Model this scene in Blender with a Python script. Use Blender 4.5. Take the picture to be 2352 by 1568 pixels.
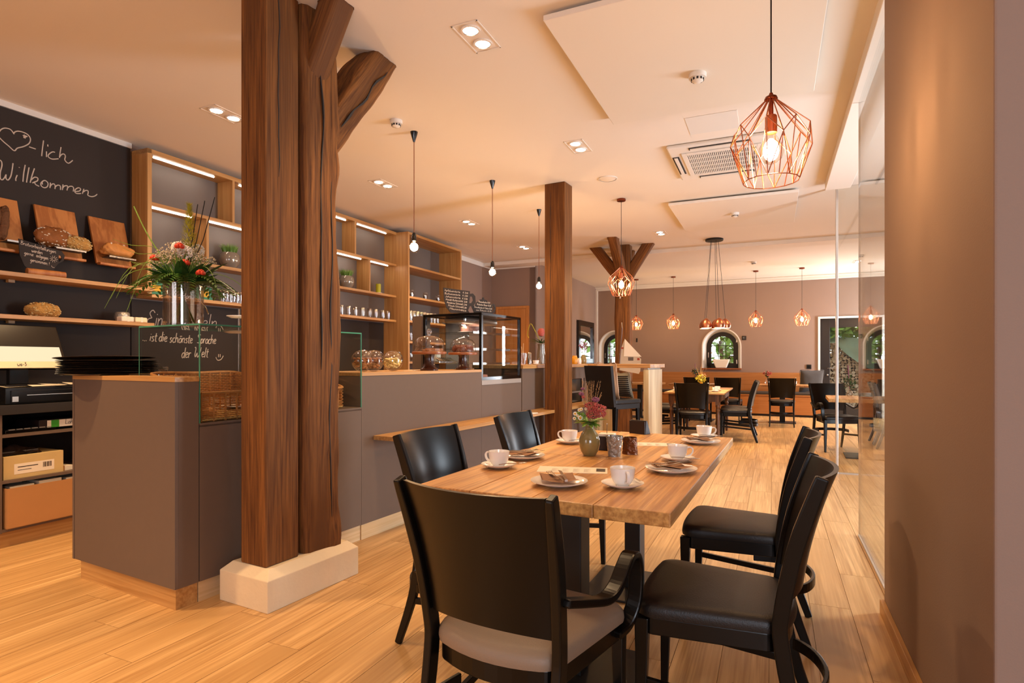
import bpy, math, random
from math import pi, sin, cos, sqrt, atan2, radians
from mathutils import Vector, Matrix, noise
random.seed(7)
for o in list(bpy.data.objects): bpy.data.objects.remove(o)
S = bpy.context.scene
COL = S.collection
# ------------------------------------------------------------ camera, world, exposure
FPX, CX, HY, H = 1335.0, 1176.0, 828.0, 1.25
cam = bpy.data.cameras.new('camera'); co = bpy.data.objects.new('camera', cam); COL.objects.link(co)
co.location = (0, 0, H); co.rotation_euler = (pi/2, 0, 0)
cam.sensor_width = 36; cam.lens = 36*FPX/2352; cam.shift_y = 44/2352; cam.clip_start = .05; cam.clip_end = 200
S.camera = co
S.view_settings.view_transform = 'Standard'; S.view_settings.look = 'None'
S.view_settings.gamma = 1; S.view_settings.use_curve_mapping = False
S.view_settings.exposure = 1.27
S.cycles.max_bounces = 9; S.cycles.diffuse_bounces = 4; S.cycles.glossy_bounces = 4
S.cycles.transmission_bounces = 8; S.cycles.transparent_max_bounces = 14
S.cycles.sample_clamp_indirect = 4; S.cycles.sample_clamp_direct = 0
S.cycles.caustics_reflective = False; S.cycles.caustics_refractive = False
S.cycles.use_denoising = True
W = bpy.data.worlds.new('sky'); S.world = W; W.use_nodes = True
_b = W.node_tree.nodes['Background']; _b.inputs[0].default_value = (.86, .93, 1, 1); _b.inputs[1].default_value = 2.2

SPOT_W = 36
# ------------------------------------------------------------ frames
class Frame:
    def __init__(s, ax, ay, o=(0, 0)):
        n = sqrt(ax*ax+ay*ay); s.a = (ax/n, ay/n); s.b = (-ay/n, ax/n); s.o = o; s.rz = atan2(ay, ax)
    def w(s, u, v, z=0): return (s.o[0]+u*s.a[0]+v*s.b[0], s.o[1]+u*s.a[1]+v*s.b[1], z)
    def uv(s, x, y): x -= s.o[0]; y -= s.o[1]; return (x*s.a[0]+y*s.a[1], x*s.b[0]+y*s.b[1])
    def onv(s, px, v):
        k = (px-CX)/FPX; ox, oy = s.o[0]+v*s.b[0], s.o[1]+v*s.b[1]
        return (k*oy-ox)/(s.a[0]-k*s.a[1])
    def onu(s, px, u):
        k = (px-CX)/FPX; ox, oy = s.o[0]+u*s.a[0], s.o[1]+u*s.a[1]
        return (k*oy-ox)/(s.b[0]-k*s.b[1])
C = Frame(.4793, .8777)
G = Frame(.4099, .9121)
T = Frame(.4394, .8983, (.478, 1.7495))
WF = Frame(.899, -.438, (2.2, 15.4))
WORLD = Frame(1, 0)
def atz(px, py, z):
    d = FPX*(H-z)/(py-HY); return ((px-CX)/FPX*d, d)
def zat(py, d): return H+(HY-py)/FPX*d
def onvz(f, px, py, v):
    u = f.onv(px, v); return u, zat(py, f.w(u, v)[1])
# ------------------------------------------------------------ materials
M = {}
def lin(c):
    if isinstance(c, str): c = tuple(int(c[i:i+2], 16)/255 for i in (0, 2, 4))
    return tuple((x/12.92 if x <= .04045 else ((x+.055)/1.055)**2.4) for x in c)+(1,)
def base(name):
    m = bpy.data.materials.new(name); m.use_nodes = True; nt = m.node_tree
    M[name] = m; return m, nt, nt.nodes['Principled BSDF'], nt.nodes.new, nt.links.new
def plain(name, c, rough=.5, metal=0, coat=0, noise_amt=0, nscale=8, bump=0, bscale=60, trans=0, ior=1.45, spec=.5, sheen=0):
    m, nt, b, N, L = base(name)
    b.inputs['Base Color'].default_value = lin(c); b.inputs['Roughness'].default_value = rough
    b.inputs['Metallic'].default_value = metal; b.inputs['Coat Weight'].default_value = coat
    b.inputs['Transmission Weight'].default_value = trans; b.inputs['IOR'].default_value = ior
    b.inputs['Specular IOR Level'].default_value = spec; b.inputs['Sheen Weight'].default_value = sheen
    tc = N('ShaderNodeTexCoord')
    if noise_amt:
        n = N('ShaderNodeTexNoise'); n.inputs['Scale'].default_value = nscale; n.inputs['Detail'].default_value = 5
        L(tc.outputs['Object'], n.inputs['Vector'])
        r = N('ShaderNodeMapRange'); r.inputs['To Min'].default_value = 1-noise_amt; r.inputs['To Max'].default_value = 1+noise_amt
        L(n.outputs['Fac'], r.inputs['Value'])
        x = N('ShaderNodeVectorMath'); x.operation = 'SCALE'; x.inputs[0].default_value = lin(c)[:3]
        L(r.outputs[0], x.inputs['Scale']); L(x.outputs[0], b.inputs['Base Color'])
    if bump:
        n = N('ShaderNodeTexNoise'); n.inputs['Scale'].default_value = bscale; n.inputs['Detail'].default_value = 4
        L(tc.outputs['Object'], n.inputs['Vector'])
        p = N('ShaderNodeBump'); p.inputs['Strength'].default_value = bump; p.inputs['Distance'].default_value = .01
        L(n.outputs['Fac'], p.inputs['Height']); L(p.outputs[0], b.inputs['Normal'])
    return m
def wood(name, c1, c2, axis=0, rough=.45, scale=1, contrast=1, bump=.15, vary=.12, ring=.5, c3=None, coat=0):
    """grain runs along local axis"""
    m, nt, b, N, L = base(name)
    tc = N('ShaderNodeTexCoord'); oi = N('ShaderNodeObjectInfo')
    off = N('ShaderNodeVectorMath'); off.operation = 'SCALE'; off.inputs[0].default_value = (7.3, 5.1, 9.7)
    L(oi.outputs['Random'], off.inputs['Scale'])
    add = N('ShaderNodeVectorMath'); add.operation = 'ADD'
    L(tc.outputs['Object'], add.inputs[0]); L(off.outputs[0], add.inputs[1])
    mp = N('ShaderNodeMapping'); sc = [9*scale]*3; sc[axis] = .55*scale; mp.inputs['Scale'].default_value = sc
    L(add.outputs[0], mp.inputs['Vector'])
    n1 = N('ShaderNodeTexNoise'); n1.inputs['Scale'].default_value = 1.3; n1.inputs['Detail'].default_value = 6; n1.inputs['Distortion'].default_value = .7
    L(mp.outputs[0], n1.inputs['Vector'])
    mp2 = N('ShaderNodeMapping'); s2 = [60*scale]*3; s2[axis] = 1.6*scale; mp2.inputs['Scale'].default_value = s2
    L(add.outputs[0], mp2.inputs['Vector'])
    n2 = N('ShaderNodeTexNoise'); n2.inputs['Scale'].default_value = 1; n2.inputs['Detail'].default_value = 4
    L(mp2.outputs[0], n2.inputs['Vector'])
    rg = N('ShaderNodeMath'); rg.operation = 'MULTIPLY'; rg.inputs[1].default_value = 12; L(n1.outputs['Fac'], rg.inputs[0])
    sn = N('ShaderNodeMath'); sn.operation = 'SINE'; L(rg.outputs[0], sn.inputs[0])
    ma = N('ShaderNodeMath'); ma.operation = 'MULTIPLY_ADD'; ma.inputs[1].default_value = .22*ring; L(sn.outputs[0], ma.inputs[0])
    L(n2.outputs['Fac'], ma.inputs[2])
    cr = N('ShaderNodeValToRGB'); w = .22/contrast
    cr.color_ramp.elements[0].position = .5-w; cr.color_ramp.elements[0].color = lin(c1)
    cr.color_ramp.elements[1].position = .5+w; cr.color_ramp.elements[1].color = lin(c2)
    L(ma.outputs[0], cr.inputs[0])
    src = cr.outputs[0]
    if c3:
        n3 = N('ShaderNodeTexNoise'); n3.inputs['Scale'].default_value = 1; n3.inputs['Detail'].default_value = 3
        mp3 = N('ShaderNodeMapping'); s3 = [5]*3; s3[axis] = .6; mp3.inputs['Scale'].default_value = s3
        L(add.outputs[0], mp3.inputs['Vector']); L(mp3.outputs[0], n3.inputs['Vector'])
        r3 = N('ShaderNodeMapRange'); r3.inputs['From Min'].default_value = .45; r3.inputs['From Max'].default_value = .7
        L(n3.outputs['Fac'], r3.inputs[0])
        mx = N('ShaderNodeMix'); mx.data_type = 'RGBA'; L(r3.outputs[0], mx.inputs[0]); L(src, mx.inputs[6]); mx.inputs[7].default_value = lin(c3)
        src = mx.outputs[2]
    vr = N('ShaderNodeMapRange'); vr.inputs['To Min'].default_value = 1-vary; vr.inputs['To Max'].default_value = 1+vary
    L(oi.outputs['Random'], vr.inputs[0])
    vm = N('ShaderNodeVectorMath'); vm.operation = 'SCALE'; L(src, vm.inputs[0]); L(vr.outputs[0], vm.inputs['Scale'])
    L(vm.outputs[0], b.inputs['Base Color'])
    b.inputs['Roughness'].default_value = rough; b.inputs['Coat Weight'].default_value = coat
    if bump:
        p = N('ShaderNodeBump'); p.inputs['Strength'].default_value = bump; p.inputs['Distance'].default_value = .004
        L(ma.outputs[0], p.inputs['Height']); L(p.outputs[0], b.inputs['Normal'])
    return m
def emit(name, c, s):
    m, nt, b, N, L = base(name)
    b.inputs['Base Color'].default_value = (0, 0, 0, 1)
    b.inputs['Emission Color'].default_value = tuple(c)+(1,) if not isinstance(c, str) else lin(c)
    b.inputs['Emission Strength'].default_value = s
    return m
def glass(name, tint=(1, 1, 1), ior=1.45, rough=0.0, boost=1.0):
    m, nt, b, N, L = base(name); nt.nodes.remove(b)
    t = N('ShaderNodeBsdfTransparent'); t.inputs[0].default_value = tuple(tint)+(1,)
    g = N('ShaderNodeBsdfGlossy'); g.inputs['Roughness'].default_value = rough
    f0 = ((ior-1)/(ior+1))**2*boost
    lw = N('ShaderNodeLayerWeight'); lw.inputs['Blend'].default_value = .5   # facing = 1-cos: Schlick reflectance
    pw = N('ShaderNodeMath'); pw.operation = 'POWER'; pw.inputs[1].default_value = 5; L(lw.outputs['Facing'], pw.inputs[0])
    ma = N('ShaderNodeMath'); ma.operation = 'MULTIPLY_ADD'; ma.inputs[1].default_value = 1-f0; ma.inputs[2].default_value = f0; L(pw.outputs[0], ma.inputs[0])
    mx = N('ShaderNodeMixShader'); L(ma.outputs[0], mx.inputs[0])
    L(t.outputs[0], mx.inputs[1]); L(g.outputs[0], mx.inputs[2])
    L(mx.outputs[0], nt.nodes['Material Output'].inputs[0]); return m
plain('ceiling_paint', 'e6dcd0', .9, bump=.03, bscale=90)
plain('ceiling_panel', 'e4dacd', .9)
plain('mauve_paint', '937b6d', .85, bump=.08, bscale=180, noise_amt=.03, nscale=3)
plain('white_paint', 'ded8d0', .8)
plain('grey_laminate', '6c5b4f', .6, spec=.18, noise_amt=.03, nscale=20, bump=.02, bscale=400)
plain('shelf_back', '6b6059', .6)
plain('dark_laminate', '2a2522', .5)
plain('chalkboard', '2a211d', .75, noise_amt=.25, nscale=1.2, bump=.03, bscale=300)
plain('chalk', 'd2c4b6', .95)
wood('oak', 'a8763f', 'c79a60', 0, .42, 1, 1, .06, .04, .35)
wood('oak_cross', 'a8763f', 'c79a60', 1, .42, 1, 1, .06, .04, .35)
wood('oak_upright', 'a8763f', 'c79a60', 2, .42, 1, 1, .06, .04, .35)
wood('oak_pale', 'c9a878', 'dcc096', 0, .5, 1, 1, .05, .05, .3)
wood('bench_oak', 'a0652f', 'b57a42', 0, .45, 1, 1, .04, .03, .35)
wood('door_wood', 'b87434', 'c98a4c', 2, .45, 1, 1, .03, .03, .3)
wood('table_oak', 'a5703a', 'd6a05c', 0, .38, 1.2, 1.1, .5, .08, .6)
wood('bar_oak', 'a87440', 'd0a066', 1, .4, .8, 1.2, .2, .1, .8)
wood('leg_oak', 'b89a6c', 'dcc699', 2, .5, .8, 1.1, .1, .06, .7, c3='a07a4a')
wood('old_timber', '4a2a14', '8c5a2c', 2, .68, 1.8, .8, .9, .05, .5, c3='5e3a1c')
M['old_timber'].node_tree.nodes['Principled BSDF'].inputs['Specular IOR Level'].default_value = .2
wood('old_timber_side', '4c2a16', '9a6a40', 0, .62, .8, 1.4, .9, .08, 1.2, c3='6b4326')
wood('floor_plank', 'a67a47', 'deb67f', 0, .36, 1.3, .8, .06, .035, .5, c3='b88f5c')
wood('board_wood', 'a05c24', 'c07a3c', 2, .5, .7, 1.2, .05, .08, 1.2)
wood('dark_turned', '4a2c1a', '7a5030', 2, .4, 1, 1, .1, .05, .6)
wood('firewood', 'b89878', 'e0cdb4', 0, .9, 3, 1, .3, .2, .6)
plain('black_lacquer', '0a0705', .3, spec=.35)
plain('black_leather', '17110e', .45, bump=.12, bscale=220)
plain('brown_leather', '84705e', .5, bump=.12, bscale=220)
plain('black_steel', '171412', .45, noise_amt=.1)
plain('dark_frame', '1e1612', .4)
plain('black_plastic', '0d0b0a', .16, spec=.8)
plain('limestone', 'd8c4a4', .75, noise_amt=.12, nscale=4, bump=.15, bscale=40)
plain('porcelain', 'f2ece4', .12, coat=.3)
plain('steel', 'b8b0a8', .22, 1)
plain('brushed_steel', 'a8a4a0', .38, 1)
plain('satin_strip', '9a928a', .5)
plain('tray_black', '1c1815', .25, coat=.4)
plain('copper', 'c47e5c', .34, 1)
plain('copper_dark', '8a4a34', .35, 1)
plain('white_plastic', 'e4ddd4', .45)
plain('grille_dark', '2a2420', .7)
plain('paper', 'ece0cc', .8)
plain('paper_brown', '9a7050', .8, noise_amt=.08, nscale=30)
plain('cardboard', 'b5814e', .85, noise_amt=.06, nscale=6)
plain('box_wood', 'cdb27a', .7, noise_amt=.1, nscale=9)
plain('leaf', '3f6a20', .5, noise_amt=.35, nscale=40)
plain('leaf_light', '7a9a3c', .5, noise_amt=.3, nscale=40)
plain('leaf_dark', '2a4a1c', .45, noise_amt=.3, nscale=40)
plain('grass_pot', '6f9440', .5, noise_amt=.3, nscale=60)
plain('yellow_green', 'a8a028', .6, noise_amt=.3, nscale=60)
plain('dry_stem', 'b08a5c', .8, noise_amt=.2, nscale=60)
plain('red_petal', 'd03a1c', .5, noise_amt=.2, nscale=60)
plain('pink_petal', 'b4554a', .7, noise_amt=.35, nscale=80)
plain('mauve_petal', '8a5068', .7, noise_amt=.3, nscale=80)
plain('white_petal', 'efe8dc', .6)
plain('cream_flower', 'c8b89c', .8, noise_amt=.3, nscale=90)
plain('yellow_petal', 'd8a828', .6)
plain('silver_glaze', '8f867a', .18, .35, coat=.5, noise_amt=.2, nscale=6)
plain('olive_glaze', '857548', .15, coat=.8, noise_amt=.25, nscale=25)
plain('candle_wax', 'b8b828', .45)
plain('cream_wax', 'eadcb4', .5)
plain('wicker', 'b5773c', .6, noise_amt=.35, nscale=50)
plain('wicker_light', 'dcb46c', .6, noise_amt=.25, nscale=50)
plain('bread_crust', '8a5020', .7, noise_amt=.4, nscale=25, bump=.6, bscale=60)
plain('bread_dark', '6b4426', .8, noise_amt=.45, nscale=60, bump=1, bscale=70)
plain('bread_seed', 'b88a48', .8, noise_amt=.45, nscale=90, bump=1, bscale=110)
plain('bread_pale', 'c08040', .6, noise_amt=.3, nscale=18, bump=.4, bscale=40)
plain('flour', 'e8d8c0', .9)
plain('cake_choc', '6a2c16', .5, noise_amt=.4, nscale=60, bump=1, bscale=60)
plain('cake_pink', 'c88c80', .5, noise_amt=.1)
plain('cookie', '9a6238', .8, noise_amt=.4, nscale=40, bump=.5)
plain('meringue', 'e8d690', .7, noise_amt=.12, nscale=30)
plain('walnut_dark', '3c1c10', .28, coat=.4, noise_amt=.2, nscale=10)
plain('walnut_plate', '8a4e28', .35, noise_amt=.2, nscale=10)
plain('cream_fabric', 'c8a283', .95, noise_amt=.06, nscale=20, bump=.2, bscale=300, sheen=.3)
plain('grey_fabric', '342d29', .95, noise_amt=.1, nscale=20, bump=.2, bscale=300, sheen=.3)
plain('striped_fabric', '8a8474', .95, noise_amt=.2, nscale=60, bump=.2, bscale=300)
plain('seat_fabric', '3c3633', .8, bump=.1, bscale=200)
plain('teal_box', '2c7a5c', .5)
plain('green_label', '3a9a2a', .6)
plain('news_paper', 'cbb9a0', .9)
plain('news_ink', '6b5f54', .9)
plain('news_red', 'a84a30', .9)
plain('black_card', '241612', .5)
plain('menu_ink', '8a8074', .9)
plain('smoked', '33261f', .3)
plain('amber', 'c88a1c', .25)
plain('grass', '5d7a38', .9, noise_amt=.3, nscale=3)
plain('paving', '9a948a', .9, noise_amt=.1, nscale=5)
plain('tarp', '9fb8a4', .25, noise_amt=.25, nscale=3, bump=.6, bscale=6)
plain('fence_wood', '6a4632', .8, noise_amt=.2, nscale=8)
plain('alu', 'd8d4ce', .35, .8)
plain('silver_glass', 'a09a90', .1, .55, bump=1, bscale=45)
plain('bronze_glass', '6b3c1c', .12, .5, bump=1, bscale=45)
emit('bulb_glow', (1, .62, .30), 190); emit('bulb_bare', (1, .62, .30), 185)
emit('spot_glow', (1, .80, .55), 26)
emit('led_glow', (1, .88, .74), 9)
emit('shade_glow', (1, .68, .38), 60)
emit('screen_glow', (1, .78, .50), .42)
glass('clear_glass', (.97, .98, .97), 1.45)
glass('pane_glass', (.955, .97, .96), 1.5)
glass('ware_glass', (.95, .93, .91), 1.7, .0, 2.4)
glass('bulb_glass', (.98, .93, .86), 1.3)
plain('glass_edge', '5fae8c', .15, trans=.3)
plain('water', 'cfcabc', .05, trans=.9, ior=1.33)
m, nt, b, N, L = base('mirror'); b.inputs['Metallic'].default_value = 1; b.inputs['Roughness'].default_value = .02; b.inputs['Base Color'].default_value = (.85, .85, .85, 1)
# ------------------------------------------------------------ mesh builder
class MB:
    def __init__(s): s.v = []; s.f = []
    def add(s, vs, fs):
        n = len(s.v); s.v += [tuple(v) for v in vs]; s.f += [tuple(i+n for i in f) for f in fs]; return s
    def box(s, x0, x1, y0, y1, z0, z1):
        return s.add([(x0, y0, z0), (x1, y0, z0), (x1, y1, z0), (x0, y1, z0), (x0, y0, z1), (x1, y0, z1), (x1, y1, z1), (x0, y1, z1)],
                     [(3, 2, 1, 0), (4, 5, 6, 7), (0, 1, 5, 4), (1, 2, 6, 5), (2, 3, 7, 6), (3, 0, 4, 7)])
    def lathe(s, prof, c=(0, 0, 0), n=24, axis=2, close=True):
        vs = []; fs = []
        for r, h in prof:
            for i in range(n):
                a = 2*pi*i/n; p = (r*cos(a), r*sin(a), h)
                if axis == 0: p = (p[2], p[0], p[1])
                if axis == 1: p = (p[1], p[2], p[0])
                vs.append((p[0]+c[0], p[1]+c[1], p[2]+c[2]))
        for j in range(len(prof)-1):
            for i in range(n):
                k = (i+1) % n; fs.append((j*n+i, j*n+k, (j+1)*n+k, (j+1)*n+i))
        if close:
            if prof[0][0] > 1e-6: fs.append(tuple(range(n-1, -1, -1)))
            if prof[-1][0] > 1e-6: fs.append(tuple((len(prof)-1)*n+i for i in range(n)))
        return s.add(vs, fs)
    def cyl(s, x, y, z0, z1, r, n=16, r2=None): return s.lathe([(r, z0), (r if r2 is None else r2, z1)], (x, y, 0), n)
    def sweep(s, pts, prof, side=None, closed=False, cap=True, scales=None):
        """prof: list of (a,b) offsets; a along 'side' vec, b along side x tangent"""
        pts = [Vector(p) for p in pts]; n = len(pts); m = len(prof); vs = []; prev = None
        for i, p in enumerate(pts):
            if closed: t = pts[(i+1) % n]-pts[i-1]
            else: t = pts[min(i+1, n-1)]-pts[max(i-1, 0)]
            if t.length < 1e-9: t = Vector((0, 0, 1))
            t.normalize()
            if side is not None: a = Vector(side)
            else:
                a = prev if prev is not None else (Vector((0, 0, 1)) if abs(t.z) < .9 else Vector((1, 0, 0)))
            a = a-t*a.dot(t); a.normalize(); prev = a
            bb = a.cross(t); k = scales[i] if scales else 1
            for q in prof: vs.append(p+a*(q[0]*k)+bb*(q[1]*k))
        fs = []
        for i in range(n if closed else n-1):
            j = (i+1) % n
            for q in range(m):
                r = (q+1) % m; fs.append((i*m+q, i*m+r, j*m+r, j*m+q))
        if cap and not closed: fs += [tuple(range(m-1, -1, -1)), tuple((n-1)*m+q for q in range(m))]
        return s.add(vs, fs)
    def tube(s, pts, r, n=6, closed=False, scales=None):
        return s.sweep(pts, [(r*cos(2*pi*i/n), r*sin(2*pi*i/n)) for i in range(n)], None, closed, True, scales)
    def bar(s, pts, w, h, side=(0, 1, 0), closed=False, scales=None):
        return s.sweep(pts, [(-w/2, -h/2), (w/2, -h/2), (w/2, h/2), (-w/2, h/2)], side, closed, True, scales)
    def prism(s, poly, z0, z1, axis=2):
        n = len(poly)
        def P(a, b, z): return (a, b, z) if axis == 2 else ((z, a, b) if axis == 0 else (a, z, b))
        vs = [P(a, b, z0) for a, b in poly]+[P(a, b, z1) for a, b in poly]
        fs = [tuple(range(n-1, -1, -1)), tuple(range(n, 2*n))]+[(i, (i+1) % n, n+(i+1) % n, n+i) for i in range(n)]
        return s.add(vs, fs)
    def grid(s, fn, nu, nv, thick=None):
        vs = [fn(i/nu, j/nv) for i in range(nu+1) for j in range(nv+1)]
        q = nv+1; fs = [(i*q+j, (i+1)*q+j, (i+1)*q+j+1, i*q+j+1) for i in range(nu) for j in range(nv)]
        return s.add(vs, fs)
    def ico(s, c, r, sub=1, sq=(1, 1, 1)):
        t = (1+sqrt(5))/2
        v = [Vector(p).normalized() for p in [(-1, t, 0), (1, t, 0), (-1, -t, 0), (1, -t, 0), (0, -1, t), (0, 1, t), (0, -1, -t), (0, 1, -t), (t, 0, -1), (t, 0, 1), (-t, 0, -1), (-t, 0, 1)]]
        f = [(0, 11, 5), (0, 5, 1), (0, 1, 7), (0, 7, 10), (0, 10, 11), (1, 5, 9), (5, 11, 4), (11, 10, 2), (10, 7, 6), (7, 1, 8), (3, 9, 4), (3, 4, 2), (3, 2, 6), (3, 6, 8), (3, 8, 9), (4, 9, 5), (2, 4, 11), (6, 2, 10), (8, 6, 7), (9, 8, 1)]
        for _ in range(sub):
            g = []; cache = {}
            def mid(a, b):
                k = (min(a, b), max(a, b))
                if k not in cache: v.append(((v[a]+v[b])/2).normalized()); cache[k] = len(v)-1
                return cache[k]
            for a, b, c2 in f:
                x, y, z = mid(a, b), mid(b, c2), mid(c2, a); g += [(a, x, z), (b, y, x), (c2, z, y), (x, y, z)]
            f = g
        return s.add([(c[0]+p.x*r*sq[0], c[1]+p.y*r*sq[1], c[2]+p.z*r*sq[2]) for p in v], f)
    def xf(s, mat, i0=0):
        for i in range(i0, len(s.v)): s.v[i] = tuple(mat @ Vector(s.v[i]))
        return s
def cr(pts, k=6):
    """catmull rom"""
    P = [Vector(p) for p in pts]; out = []
    for i in range(len(P)-1):
        a, b, c, d = P[max(i-1, 0)], P[i], P[i+1], P[min(i+2, len(P)-1)]
        for j in range(k):
            t = j/k; out.append(.5*((2*b)+(c-a)*t+(2*a-5*b+4*c-d)*t*t+(3*b-a-3*c+d)*t**3))
    out.append(P[-1]); return out
def mesh(name, mb, mat, smooth=None):
    me = bpy.data.meshes.new(name); me.from_pydata(mb.v, [], mb.f); me.materials.append(M[mat]); me.validate()
    if smooth:
        me.polygons.foreach_set('use_smooth', [True]*len(me.polygons)); me.set_sharp_from_angle(angle=radians(smooth))
    me.update(); return me
def obj(name, mb, mat, parent=None, bevel=0, smooth=None, kind=None, label=None, seg=2, loc=None, rot=None):
    me = mb if isinstance(mb, bpy.types.Mesh) else mesh(name, mb, mat, smooth)
    o = bpy.data.objects.new(name, me); COL.objects.link(o)
    if parent: o.parent = parent
    if bevel:
        b = o.modifiers.new('bevel', 'BEVEL'); b.width = bevel; b.segments = seg; b.limit_method = 'ANGLE'; b.angle_limit = radians(40)
    if kind: o['kind'] = kind
    if label: o['label'] = label
    if loc: o.location = loc
    if rot: o.rotation_euler = rot
    return o
def thing(name, label, cat, f, p, rot=0, group=None, tilt=None):
    o = bpy.data.objects.new(name, None); COL.objects.link(o); o.empty_display_size = .05
    o.location = f.w(*p); o.rotation_euler = (tilt[0] if tilt else 0, tilt[1] if tilt else 0, f.rz+rot)
    o['label'] = label; o['category'] = cat
    if group: o['group'] = group
    return o
def tag(o, label, cat, group=None):
    o['label'] = label; o['category'] = cat
    if group: o['group'] = group
    return o
def single(name, mb, mat, label, cat, f, p, rot=0, group=None, **k):
    o = obj(name, mb, mat, **k); o.location = f.w(*p); o.rotation_euler = (0, 0, f.rz+rot); return tag(o, label, cat, group)
def struct(name, mb, mat, f=WORLD, p=(0, 0, 0), rot=0, **k):
    o = obj(name, mb, mat, kind='structure', **k); o.location = f.w(*p); o.rotation_euler = (0, 0, f.rz+rot); return o
KIDS = {}
def kids(o): return [c for c in bpy.data.objects if c.parent == o]
def dup(root, f, p, rot=0, label=None, group=None, tree=None):
    r = root.copy(); COL.objects.link(r); r.location = f.w(*p); r.rotation_euler = (0, 0, f.rz+rot)
    if label: r['label'] = label
    if group: r['group'] = group
    def rec(src, dst):
        for ch in KIDS.setdefault(src.name, kids(src)):
            c = ch.copy(); COL.objects.link(c); c.parent = dst; rec(ch, c)
    rec(root, r); return r
ORD = ['first', 'second', 'third', 'fourth', 'fifth', 'sixth', 'seventh', 'eighth', 'ninth', 'tenth', 'eleventh', 'twelfth', 'thirteenth', 'fourteenth']
def plate_holes(outer, holes, thick, name='plate'):
    """flat plate in XY with holes, extruded thick along Z (centred), returned as MB"""
    cu = bpy.data.curves.new(name, 'CURVE'); cu.dimensions = '2D'; cu.fill_mode = 'BOTH'; cu.extrude = thick/2
    for poly in [outer]+holes:
        sp = cu.splines.new('POLY'); sp.points.add(len(poly)-1); sp.use_cyclic_u = True
        for i, q in enumerate(poly): sp.points[i].co = (q[0], q[1], 0, 1)
    o = bpy.data.objects.new(name, cu); COL.objects.link(o)
    dg = bpy.context.evaluated_depsgraph_get(); me = bpy.data.meshes.new_from_object(o.evaluated_get(dg))
    mb = MB(); mb.add([tuple(v.co) for v in me.vertices], [tuple(p.vertices) for p in me.polygons])
    bpy.data.objects.remove(o); bpy.data.meshes.remove(me); return mb
def upright(mb):  # XY plate -> XZ plate, thickness on Y
    mb.v = [(x, -z, y) for x, y, z in mb.v]; return mb
def arch(w, h, n=20, cx=0, z0=0):
    r = w/2; return [(cx-r, z0), (cx+r, z0)]+[(cx+r*cos(pi*i/n), z0+h-r+r*sin(pi*i/n)) for i in range(n+1)]
# ------------------------------------------------------------ lights that stand for windows
def area(name, f, p, rz, sx, sy, power, color, ry=pi/2):
    l = bpy.data.lights.new(name, 'AREA'); l.shape = 'RECTANGLE'; l.size = sx; l.size_y = sy; l.energy = power; l.color = color
    o = bpy.data.objects.new(name, l); COL.objects.link(o); o.location = f.w(*p); o.rotation_euler = (pi/2, 0, rz); return o
# an area light faces its local -Z; rotated by pi/2 about X it faces +Y, then turned by rz
area('daylight_entrance', G, (5.2, -3.28, 1.25), G.rz, .9, 2.2, 110, (.80, .88, 1))
area('daylight_behind', G, (-2.3, -1.6, 1.5), G.rz-pi/2, 2.0, 1.6, 45, (.82, .88, 1))
area('daylight_dining', G, (14.0, -3.28, 1.45), G.rz, .42, 1.5, 95, (.85, .92, 1))
area('daylight_behind_left', G, (-2.3, 3.0, 1.5), G.rz-pi/2, 2.0, 1.6, 14, (.9, .88, .9))
# ============================================================ SETTING
ZC = 3.18
U0, U1, V0, V1 = -2.5, 16.0, -3.5, 5.35
# floor base and planks
fl = struct('floor', MB().box(U0, U1, V0, V1, -.12, -.006), 'floor_plank', G)
PW, PL = .185, 1.25
rows = []
for r in range(int((V1-V0)/PW)+1):
    v = V0+r*PW; off = (r*.43) % 1*PL
    u = U0-off
    while u < U1:
        rows.append((max(u, U0), min(u+PL, U1), v, min(v+PW, V1))); u += PL
def inview(u, v):
    x, y, _ = G.w(u, v)
    return y > .6 and abs(x/y) < .98
near = []; far = MB()
for q in rows:
    c = ((q[0]+q[1])/2, (q[2]+q[3])/2); x, y, _ = G.w(*c)
    near.append((sqrt(x*x+y*y) if (inview(q[0], c[1]) or inview(q[1], c[1]) or inview(*c)) and y > 1 else 99, q))
near.sort(key=lambda t: t[0])
gm = {}
for i, (d, q) in enumerate(near):
    u0, u1, v0, v1 = q; g = .0012
    if i < 290 and d < 90:
        k = (round(u1-u0, 3), round(v1-v0, 3))
        if k not in gm:
            gm[k] = mesh('plank', MB().box(g, u1-u0-g, g, v1-v0-g, -.006, 0), 'floor_plank')
        o = obj('plank', gm[k], None, fl); o.location = (u0, v0, 0)
    else: far.box(u0+g, u1-g, v0+g, v1-g, -.006, 0)
obj('plank_field', far, 'floor_plank', fl, kind='stuff')
# ceiling with dropped panels
ce = struct('ceiling', MB().box(U0, U1, V0, V1, ZC, ZC+.15), 'ceiling_paint', G)
obj('ceiling_panel', MB().box(3.0, 4.55, -.26, 1.16, 3.125, 3.158), 'ceiling_panel', ce, bevel=.004)
obj('panel_spacer', MB().box(3.1, 4.45, -.16, 1.06, 3.158, ZC), 'ceiling_panel', ce)
obj('ceiling_panel', MB().box(7.2, 8.75, -.26, 1.16, 3.125, 3.158), 'ceiling_panel', ce, bevel=.004)
obj('panel_spacer', MB().box(7.3, 8.65, -.16, 1.06, 3.158, ZC), 'ceiling_panel', ce)
fr = MB()
for a in ((4.78, 5.16, .25, .254), (4.78, 5.16, .646, .65), (4.78, 4.784, .25, .65), (5.156, 5.16, .25, .65)):
    fr.box(a[0], a[1], a[2], a[3], ZC-.002, ZC)
obj('access_panel', MB().box(4.785, 5.155, .255, .645, ZC-.003, ZC), 'white_paint', ce)
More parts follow.
